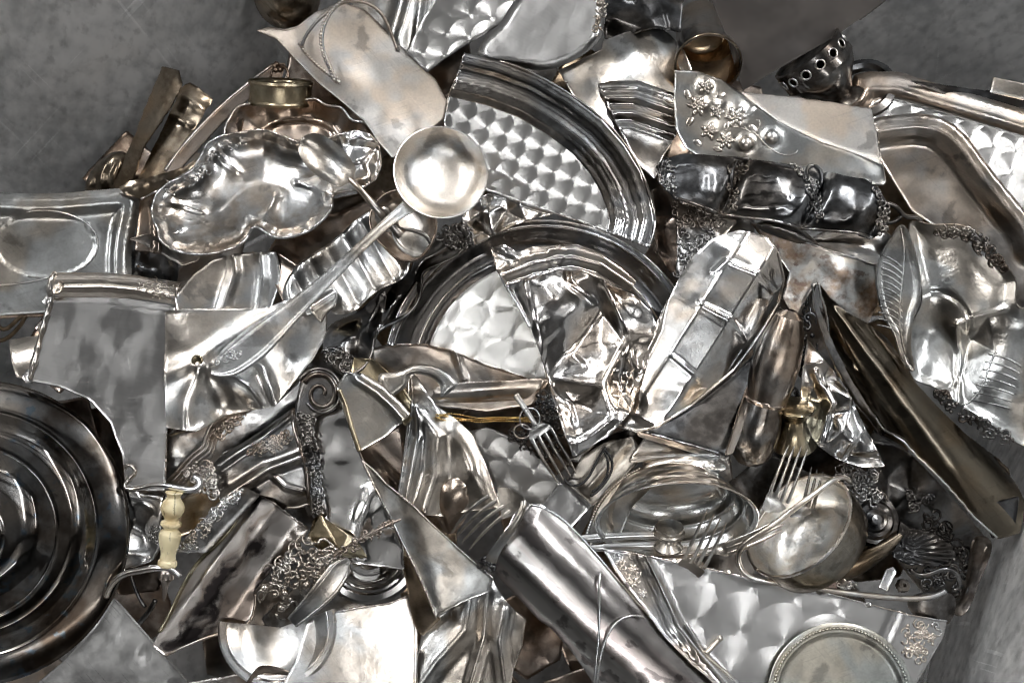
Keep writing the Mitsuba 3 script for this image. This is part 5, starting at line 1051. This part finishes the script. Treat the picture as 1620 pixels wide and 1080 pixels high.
put(key, None, join([bar([(958, 708, 26), (942, 734, 28), (926, 760, 28), (910, 768, 28), (898, 764, 28), (893, 756, 28)], 2.0), bar([(956, 710, 26), (968, 730, 30), (966, 748, 30), (950, 772, 30), (934, 784, 28)], 2.0), bar([(955, 712, 26), (962, 734, 28), (958, 756, 28), (936, 778, 28)], 1.8)]), 'black_lacquer')
scene['black_lacquer'] = {'type': 'principled', 'base_color': rgb(0.012), 'roughness': 0.3, 'specular': 0.5}
S('grey_bar_end', 'flat brushed knife end with a square corner below the fork tips', 'knife', [(852, 806), (886, 764), (898, 764), (936, 800), (904, 834), (878, 826)], 24, 'brushed', seed=123, jag=0.3, wobble=0.6, g=(0.1, -0.2), rel=[ridge([(896, 762), (936, 802)], 3, 4)])
S('grey_box_piece', 'smooth dark grey box corner under the black wire clip', 'box', [(898, 762), (922, 722), (960, 700), (1000, 690), (1016, 722), (972, 770), (938, 800)], 10, 'pewter', seed=124, jag=0.3, g=(0.1, 0.1), rel=[ridge([(930, 770), (990, 700)], 8, 6)])
S('black_facet', 'black sheet with a dotted edge under the pointed tip of the faceted vessel', 'sheet', [(900, 726), (960, 690), (1010, 674), (1030, 700), (1000, 730), (940, 740)], 0, 'dark', seed=125, g=(-0.2, 0.3))

# bent fork over the cylinder
fork('dull grey fork bent double over the streaky cylinder', [(776, 888, 96), (790, 862, 112), (808, 838, 122), (824, 812, 126), (828, 792, 122)], [9, 7, 6, 5, 4.5], (829, 790, 121),
     [(774, 784, 116), (786, 791, 117), (798, 800, 117), (808, 808, 116)], [(714, 842, 88), (722, 850, 89), (731, 858, 89), (742, 870, 88)], [(744, 806, 108), (754, 815, 109), (764, 824, 109), (774, 834, 108)], 'pewter')
key = thing('leaf_finial', 'dark little leaf finial under the bent fork handle', 'finial')
put(key, None, scrolls(OnLine(66), [(752, 886), (776, 878), (786, 896), (766, 908)], 18, 42, (5, 8), 2.0, 0, 0.4), 'dark')

# ------------------------------------------------------------------ bottom left of the middle
mb = [(240, 1022), (268, 966), (300, 902), (336, 866), (372, 824), (408, 784), (432, 794), (462, 816), (488, 836), (480, 852), (440, 890), (402, 934), (404, 956), (396, 980), (376, 996), (348, 1002), (300, 1018), (262, 1036)]
key, sh = S('mottled_tray', 'long curved tray side mottled black and brown with a rounded lobe', 'tray side', mb, 44, 'smeared', 'body', seed=131, jag=0.3, wobble=2, g=(0.0, -0.08), uv=(1.0, -0.9), rel=[across((300, 1010), (450, 800), [-70, -40, -10, 30, 70], [-26, -4, 3, 2, -10])])
edge_bar(key, 'rim', sh, [(404, 940), (402, 962), (388, 990), (350, 1001), (300, 1018), (264, 1035)], 2.3, 'warm', 0.6)
edge_bar(key, 'rim', sh, [(250, 1000), (272, 960), (302, 902), (336, 866), (372, 824)], 3.6, 'brass', 0.3)
key, sh = S('bordered_rim', 'smoky rim piece with a chased floral border beside the cream grip', 'tray rim', [(270, 873), (286, 858), (306, 838), (330, 812), (352, 788), (384, 770), (412, 782), (372, 824), (326, 874)], 50, 'smoked', 'plate', seed=132, jag=0.4, step=3, g=(-0.03, -0.08), rel=[rim([0, 6], [-2, 0])])
put(key, 'chased_border', scrolls(sh, [(272, 871), (306, 838), (330, 812), (352, 788), (384, 772), (388, 782), (356, 804), (338, 832), (322, 858), (306, 872)], 90, 43, (4, 8), 1.3, 0.4, 0.4), 'satin')
key = thing('filigree', 'lace like silver filigree with curled wires, standing up beside the smoky tray side', 'filigree')
class Arch(OnLine):
    def at(s, x, y, up=0.0):
        x = np.asarray(x, float); y = np.asarray(y, float)
        t = axis_t(x, y, (410, 935), (540, 845))[1]
        return P(x, y, 84 - 0.010 * t ** 2 + np.asarray(up))
put(key, 'openwork', scrolls(Arch(0), [(404, 940), (428, 900), (470, 862), (492, 850), (530, 872), (546, 886), (510, 918), (470, 950), (440, 972), (430, 934)], 120, 44, (8, 18), 2.3, 0, 0.14, (1.6, 3.6)), 'satin')
put(key, 'leaf_stem', scrolls(OnLine(88), [(530, 876), (560, 850), (590, 836), (632, 820), (600, 846), (566, 866), (540, 884)], 34, 45, (4, 7), 1.8, 0, 0.4), 'warm')
put(key, 'leaf_stem', bar([(528, 880, 84), (560, 858, 88), (596, 838, 90), (634, 821, 90)], 2.0), 'warm')
key = thing('spoon_handle', 'broad fiddle shaped spoon handle end beside the filigree', 'spoon')
put(key, None, strap([(462, 984, 74), (490, 958, 80), (520, 926, 84), (540, 898, 84), (552, 884, 82)], [10, 13, 16, 18, 17, 4], 3, lambda t, s: 1.6 * np.exp(-((np.abs(t) - 0.84) / 0.07) ** 2) + 1.0 * (1 - t ** 2), 26), 'satin')
bf = [(484, 850), (492, 832), (506, 812), (534, 834), (562, 852), (580, 884), (548, 886), (516, 880)]
S('brass_fold', 'folded olive brass scrap with sharp facets above the filigree', 'scrap', bf, 60, 'brass', seed=133, jag=0.8, step=3, rel=[ctrl([(484, 850, 0), (506, 812, 4), (530, 850, 16), (562, 852, -10), (580, 884, -14), (516, 880, 0), (540, 870, 12), (548, 845, -6)], False)])
key = thing('deep_dish', 'shining deep dish side with a stepped dark rim, right of the filigree', 'dish')
put(key, None, lathe((584, 872, 14), (0.1, 0.25, 1), [(82, 6), (78, 8), (70, 6), (66, 0), (62, -1), (56, -10), (44, -16), (28, -14), (20, -20), (1, -22)], -2, 80)[:2], 'mirror')
key, sh = S('white_plate', 'pale satin plate with a straight rolled right edge at the bottom', 'plate', [(486, 985), (522, 968), (580, 958), (618, 952), (650, 940), (662, 942), (661, 1000), (660, 1096), (440, 1096), (470, 1040)], 62, 'satin', 'plate', seed=134, jag=0.7, wobble=1.4, g=(-0.16, -0.36), rel=[blob(560, 1040, 120, 6)])
cut(key, sh, [(522, 968), (580, 958), (618, 952), (650, 940), (661, 942)], 1.5, 0.12, 9)
edge_bar(key, 'rolled_edge', sh, [(658, 943), (658, 1000), (657, 1094)], 2.8, 'satin', 0.2, spl=False)
key = thing('cut_saucer', 'cut half of a round saucer with a rolled rim at the bottom left', 'saucer')
put(key, 'bowl', lathe((438, 992, 74), (-0.05, 0.2, 1), [(1, -24), (34, -23), (56, -17), (70, -7), (80, 0)], -1.8, 70, arc=(-186, 18)), 'satin')
put(key, 'rim', lathe((438, 992, 74), (-0.05, 0.2, 1), [(80, -2), (84, 2), (91, 2.5), (95, -2), (90, -6), (83, -6)], 0, 90, arc=(-186, 18), close=True), 'polished')
S('brown_lip', 'brown curved dish lip cut by the bottom edge below the saucer', 'dish', [(392, 1096), (400, 1066), (412, 1054), (440, 1056), (490, 1074), (540, 1096)], 92, 'brown', seed=135, spl=True, jag=0, rel=[rim([0, 4, 10], [2, 0, -6])], g=(0, -0.2))
key = thing('dark_hook', 'dark bent jug arm glinting under the domed cover edge', 'handle')
put(key, None, join([bar([(196, 850, 0), (214, 930, -4), (230, 960, -8)], 3), bar([(215, 990, -10), (236, 966, -4), (246, 948, -2)], 4)]), 'dark')

# ------------------------------------------------------------------ lower right
bl = [(934, 862), (928, 840), (938, 806), (958, 778), (986, 754), (1016, 738), (1040, 760), (1000, 800), (980, 850)]
key, sh = S('rope_plate', 'plate segment with a rope twist rim left of the oval fluted bowl', 'plate', bl, 20, 'pewter', 'plate', seed=141, jag=0.2, g=(0, -0.1))
q = spline([(926, 856), (932, 832), (944, 804), (962, 778), (986, 756), (1014, 740)], False, 1.5)
k_ = np.arange(len(q))
put(key, 'rope_rim', join([ball(sh.at(np.array([a]), np.array([b]), 2)[0], 3.2, 1) for a, b in q[::3]]), 'satin')
key = thing('fluted_bowl', 'oval bowl with long bright flutes lying on its side', 'bowl')
OC, OA = (1068, 804, 40), (0.03, -0.66, 0.75)
def wavy(R, A, Z): return R, A, Z
pr = [(1, -56), (40, -55), (68, -50), (84, -40), (91, -30), (94, -20), (98, -16), (106, -2), (107, 4), (111, 8), (119, 20), (121, 25), (125, 27), (127, 29)]
pi_ = PchipInterpolator(range(len(pr)), np.array(pr))(np.linspace(0, len(pr) - 1, 70))
put(key, None, lathe(OC, OA, pi_, -2.2, 110, squash=0.70)[:2], 'satin_warm')
metal('satin_warm', (0.80, 0.79, 0.77), (0.50, 0.46, 0.41), 17, 0.42, 0.72, 0.12, 0.26)
key = thing('pedestal_knob', 'small ringed pedestal knob standing in front of the oval fluted bowl', 'knob')
put(key, None, lathe((1058, 850, 46), (0.0, 0.88, 0.45), [(0.5, -22), (22, -20), (24, -15), (15, -8), (12, 0), (20, 5), (25, 8), (25, 12), (20, 15), (23, 18), (22, 21), (0.5, 22)], 0, 44)[:2], 'pewter')
S('leaf_scrap', 'bright curved scrap with a small knob above the oval fluted bowl', 'scrap', [(1020, 740), (1060, 724), (1120, 726), (1150, 740), (1120, 752), (1060, 756)], 46, 'satin_warm', seed=142, spl=True, jag=0, rel=[rim([0, 8, 16], [-8, 0, 2]), blob(1128, 738, 8, 9)])
fork('upright four tined fork standing behind the round cup', [(1180, 850, 22), (1196, 824, 28), (1208, 806, 32)], [6, 5, 4.5], (1208, 806, 32), [(1217, 784, 34), (1226, 788, 35), (1236, 792, 35), (1246, 796, 34)], [(1248, 704, 48), (1257, 705, 49), (1268, 706, 49), (1278, 710, 48)], [(1231, 745, 44), (1241, 748, 45), (1252, 750, 45), (1262, 754, 44)], 'satin_warm')
fork('second upright fork, only its tines showing right of the first', None, None, (1250, 815, 14), [(1270, 800, 16), (1278, 802, 16), (1286, 804, 16)], [(1284, 738, 28), (1293, 742, 28), (1302, 746, 28)], [(1277, 770, 24), (1286, 772, 24), (1294, 775, 24)], 'pewter')
key = thing('round_cup', 'round deep cup lying on its side with a bright inside', 'cup')
CC, CA = (1262, 830, 72), (-0.66, 0.58, 0.48)
put(key, 'outer_wall', lathe(CC, CA, [(1, -86), (42, -85), (72, -79), (91, -60), (97, -30), (97.5, -1)], 0, 90, squash=0.96)[:2], 'bronze_pale')
put(key, 'bowl', lathe(CC, CA, [(1, -83), (40, -82), (68, -76), (87, -58), (93.5, -30), (94.5, 0)], 0, 90, squash=0.96)[:2], 'cup_satin')
metal('bronze_pale', (0.46, 0.42, 0.36), (0.22, 0.185, 0.145), 22, 0.38, 0.68, 0.16, 0.28)
metal('cup_satin', (0.92, 0.91, 0.89), (0.66, 0.58, 0.48), 17, 0.50, 0.76, 0.22, 0.34, dents=0.0002)
put(key, 'lip', lathe(CC, CA, [(93.5, -1), (94.5, 2), (97.5, 2), (98.6, -1), (97, -3)], 0, 90, squash=0.96, close=True), 'polished')
key = thing('wire_frame', 'long oval frame of half round wire hooked around the cup', 'frame')
put(key, None, bar([(1345, 762, 72), (1326, 756, 84), (1300, 772, 96), (1270, 794, 104), (1236, 820, 106), (1204, 842, 100), (1180, 858, 92), (1168, 876, 86), (1172, 898, 84), (1190, 914, 84), (1230, 922, 82), (1290, 930, 78), (1360, 940, 72), (1430, 946, 66), (1470, 944, 60), (1496, 934, 52)], 4.6, 9), 'satin_warm')
fork('fork with tines pointing up out of the engraved panel, left of the cup', None, None, (1068, 925, 48), [(1082, 886, 62), (1093, 891, 63), (1104, 895, 63), (1114, 899, 62)], [(1119, 806, 106), (1130, 812, 107), (1140, 819, 107), (1149, 827, 106)], [(1100, 846, 90), (1112, 852, 91), (1122, 857, 91), (1132, 863, 90)], 'satin_warm')
fork('fork lying sideways with long tines reaching under the cup', [(1040, 870, 40), (1090, 876, 46), (1130, 872, 52)], [5, 4.5, 4], (1130, 872, 52), [(1148, 860, 56), (1150, 868, 56), (1152, 876, 56)], [(1236, 818, 78), (1240, 828, 78), (1238, 838, 76)], [(1196, 840, 70), (1198, 849, 70), (1198, 858, 68)], 'satin_warm')
for lab, a, b in (('upper of two flat knife handles left of the upright tines', (918, 852, 34), (1080, 846, 44)), ('lower of two flat knife handles left of the upright tines', (930, 868, 32), (1090, 862, 40))):
    key = thing('knife', lab, 'knife')
    put(key, None, strap([a, ((a[0] + b[0]) / 2, (a[1] + b[1]) / 2 - 2, (a[2] + b[2]) / 2), b], [5, 6, 5], 3.5, lambda t, s: 2 * (1 - t ** 2), 10), 'satin_warm')
# the engraved panel
gp = [(954, 868), (990, 872), (1032, 880), (1090, 892), (1150, 905), (1220, 920), (1300, 936), (1370, 954), (1440, 972), (1498, 982), (1492, 1006), (1476, 1034), (1458, 1064), (1442, 1096), (1150, 1096), (1096, 1050), (1050, 1004), (1016, 958), (978, 908)]
band = Polygon([(1012, 860), (1046, 930), (1070, 985), (1110, 1036), (1166, 1100), (1600, 1100), (1600, 860)])
key, sh = S2('engraved_plaque', 'large brushed panel with flower ornaments at two corners, at the lower right', 'panel', gp, 62, 'polished', 'turned_soft', 'border', 'field', band, seed=143, jag=0.7, wobble=1.2, g=(-0.06, -0.16), uv=(0.8, 0.25),
  rel=[ridge([(1014, 866), (1048, 932), (1072, 986), (1112, 1036), (1164, 1094)], 5, 6), ridge([(1004, 866), (1036, 932), (1060, 990), (1100, 1042)], 4, 4), ridge([(1420, 965), (1400, 1010), (1380, 1040)], 10, -6)])
turned('turned_soft', (0.50, 0.498, 0.495), 0.0340, 0.0008, 0.14, 0.22)
cut(key, sh, gp[:10], 1.2, 0.05, 10)
for n, (x, y, R) in enumerate(((982, 888, 9), (1002, 900, 9), (998, 922, 9), (1016, 938, 8), (1458, 1000, 12), (1446, 1026, 13), (1472, 1008, 9))):
    put(key, 'flower', blossom(sh, x, y, R, 6, n), 'polished')
put(key, 'flower_ornament', scrolls(sh, [(962, 874), (998, 878), (1024, 930), (1034, 962), (1008, 940), (984, 908)], 30, 46, (4, 7), 1.4, 0.5, 0.35), 'polished')
put(key, 'flower_ornament', scrolls(sh, [(1434, 986), (1474, 980), (1490, 984), (1474, 1024), (1456, 1052), (1430, 1046), (1424, 1020)], 30, 47, (5, 9), 1.5, 0.5, 0.3), 'polished')
for x, y in ((1064, 886), (1108, 893), (1150, 904), (1218, 920), (1296, 936), (1372, 956)):
    put(key, 'burr', Sheet([(x - 6, y - 1), (x - 2, y - 5), (x + 5, y - 4), (x + 7, y + 2), (x, y + 4)], float(sh.H(x, y + 2)[0]) + 1.5, g=(0.2, -0.3), seed=x, jag=0.6, step=3).mesh(), 'satin')
key = thing('hinge_pin', 'small steel pin with a rounded end lying on the panel border', 'pin')
put(key, None, join([tube(P(np.linspace(1116, 1138, 9), np.linspace(1034, 1010, 9), np.full(9, 82.0)), 4.0, 9), ball(P(1139, 1009, 82), 5, 2), bar([(1085, 985, 74), (1100, 1010, 78), (1116, 1034, 80), (1140, 1056, 80), (1180, 1096, 78)], 3.2)]), 'satin_warm')
key = thing('beaded_plate', 'round pewter plate with a beaded rim at the bottom edge', 'plate')
BC = (1330, 1102, 92)
put(key, 'plate', lathe(BC, (0.0, 0.12, 1), [(0.5, -5), (90, -5), (97, -3), (101, 1), (112, 2), (116, 0)], -2, 120), 'pewter_green')
metal('pewter_green', (0.56, 0.565, 0.53), (0.36, 0.37, 0.34), 20, 0.4, 0.75, 0.26, 0.4)
axv = np.array([0, 0.12, 1]) / np.linalg.norm([0, 0.12, 1]); axw = axv[1] * EY + axv[2] * EH; vv = np.cross(axw, EX)
put(key, 'beading', join([ball(P(*BC) + (1 - BC[2] / D) * U * (107 * (math.cos(t) * EX + math.sin(t) * vv) + 3 * axw), 2.9, 1) for t in np.linspace(0, 2 * math.pi, 118, endpoint=False)]), 'pewter_green')

# the dark corner at the lower right
key = thing('rosette', 'dark round rosette with concentric rings right of the cup', 'ornament')
put(key, None, lathe((1384, 822, 2), (0.1, 0.2, 1), [(0.5, 12), (8, 11), (12, 4), (17, 7), (21, 2), (27, 5), (32, 0), (38, 2), (42, -6)], 0, 48)[:2], 'dark')
key = thing('leaf_casting', 'dark cast leaves above the ringed rosette', 'ornament')
put(key, None, scrolls(OnLine(2), [(1330, 730), (1380, 740), (1400, 790), (1380, 800), (1350, 778), (1324, 760)], 60, 51, (7, 14), 2.6, 0, 0.2), 'smoked')
key = thing('spout', 'smooth bronze spout lying below the rosette', 'spout')
put(key, None, strap([(1306, 912, -8), (1344, 896, 0), (1386, 874, 6), (1422, 846, 4)], [22, 20, 15, 9], 8, lambda t, s: 16 * (np.sqrt(np.clip(1 - t ** 2, 0, 1)) - 0.2), 20), 'bronze')
key, sh = S('ridged_shell', 'black shell piece with fine fan ridges near the right wall', 'shell', [(1412, 880), (1424, 824), (1440, 834), (1476, 842), (1506, 862), (1512, 884), (1480, 894), (1440, 892)], 14, 'dark', seed=144, jag=0.3, step=2.6, rel=[lambda x, y, d: 1.6 * np.sin(np.arctan2(y - 872, x - 1412) * 46), blob(1470, 868, 36, 10)])
S('steel_clip', 'bright steel strip clip below the black shell piece', 'clip', [(1390, 928), (1402, 900), (1414, 896), (1418, 904), (1404, 934)], 30, 'polished', seed=145, jag=0.2, g=(0.2, -0.3))
key = thing('hex_nut', 'small dull six sided nut beside the steel clip', 'nut')
put(key, None, lathe((1428, 926, 26), (0.5, 0.45, 1), [(4, -5), (11, -5), (11, 5), (4, 5)], 0, 6, close=True)[:2], 'smoked')
key = thing('pink_bead', 'dull pinkish round knob under the cup', 'knob')
put(key, None, ball(P(1300, 924, 34), 24, 3, 0.7), 'pink')
scene['pink'] = {'type': 'principled', 'base_color': rgb((0.36, 0.27, 0.23)), 'roughness': 0.45}
key = thing('pierced_crescent', 'small pierced filigree crescent beside the pinkish knob', 'filigree')
put(key, None, scrolls(OnLine(40), [(1322, 924), (1336, 914), (1352, 924), (1362, 936), (1340, 934)], 16, 52, (4, 7), 1.4, 0, 0.1), 'satin_warm')
key = thing('dark_scrolls', 'black twisted scroll pieces in the dark corner by the right wall', 'ornament')
put(key, None, scrolls(OnLine(-6), [(1430, 770), (1480, 780), (1500, 830), (1540, 880), (1530, 930), (1470, 940), (1440, 900), (1500, 880), (1450, 830)], 80, 53, (6, 14), 2.4, 0, 0.2), 'dark')
key = thing('curled_rod', 'curled dark rod near the right wall below the shell piece', 'rod')
put(key, None, bar([(1440, 900, 24), (1470, 908, 26), (1496, 900, 28), (1512, 906, 26), (1518, 922, 22), (1508, 934, 18)], 3.8), 'smoked')
key, sh = S('edge_tray', 'dark narrow tray rim running along the right wall', 'tray rim', [(1544, 850), (1566, 856), (1556, 900), (1540, 940), (1520, 972), (1506, 964), (1518, 940), (1532, 900)], 0, 'smoked', seed=146, spl=True, jag=0, g=(-0.2, 0.1), rel=[rim([0, 4, 9], [3, 1, -3])])
S('tin_end', 'grey rounded tin end between wire frame and panel corner', 'tin', [(1440, 950), (1480, 936), (1516, 950), (1500, 990), (1450, 976)], 30, 'smoked', seed=147, spl=True, jag=0, rel=[para((1478, 936), (1470, 990), 36, 12)])

# scrap deep in the gaps, whose shade is partly put into its colour
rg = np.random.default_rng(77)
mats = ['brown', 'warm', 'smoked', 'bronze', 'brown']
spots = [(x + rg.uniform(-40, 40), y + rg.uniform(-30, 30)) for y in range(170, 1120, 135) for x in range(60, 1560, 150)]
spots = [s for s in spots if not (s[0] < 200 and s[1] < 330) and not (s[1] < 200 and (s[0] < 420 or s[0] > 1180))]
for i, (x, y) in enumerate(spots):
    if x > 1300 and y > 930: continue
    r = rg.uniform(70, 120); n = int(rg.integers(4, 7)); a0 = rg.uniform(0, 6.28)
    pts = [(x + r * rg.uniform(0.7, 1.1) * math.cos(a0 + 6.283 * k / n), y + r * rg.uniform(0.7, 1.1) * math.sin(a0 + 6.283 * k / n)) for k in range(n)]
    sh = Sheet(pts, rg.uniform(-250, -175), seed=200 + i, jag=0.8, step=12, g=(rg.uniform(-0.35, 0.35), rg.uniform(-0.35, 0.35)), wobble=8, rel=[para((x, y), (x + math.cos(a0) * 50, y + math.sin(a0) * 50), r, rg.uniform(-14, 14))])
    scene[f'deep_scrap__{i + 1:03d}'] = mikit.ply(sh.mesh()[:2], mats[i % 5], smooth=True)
labels['deep_scrap'] = {'label': 'filler scrap deep in the gaps under the heap, toned dark to deepen the shade', 'category': 'scrap', 'kind': 'stuff'}
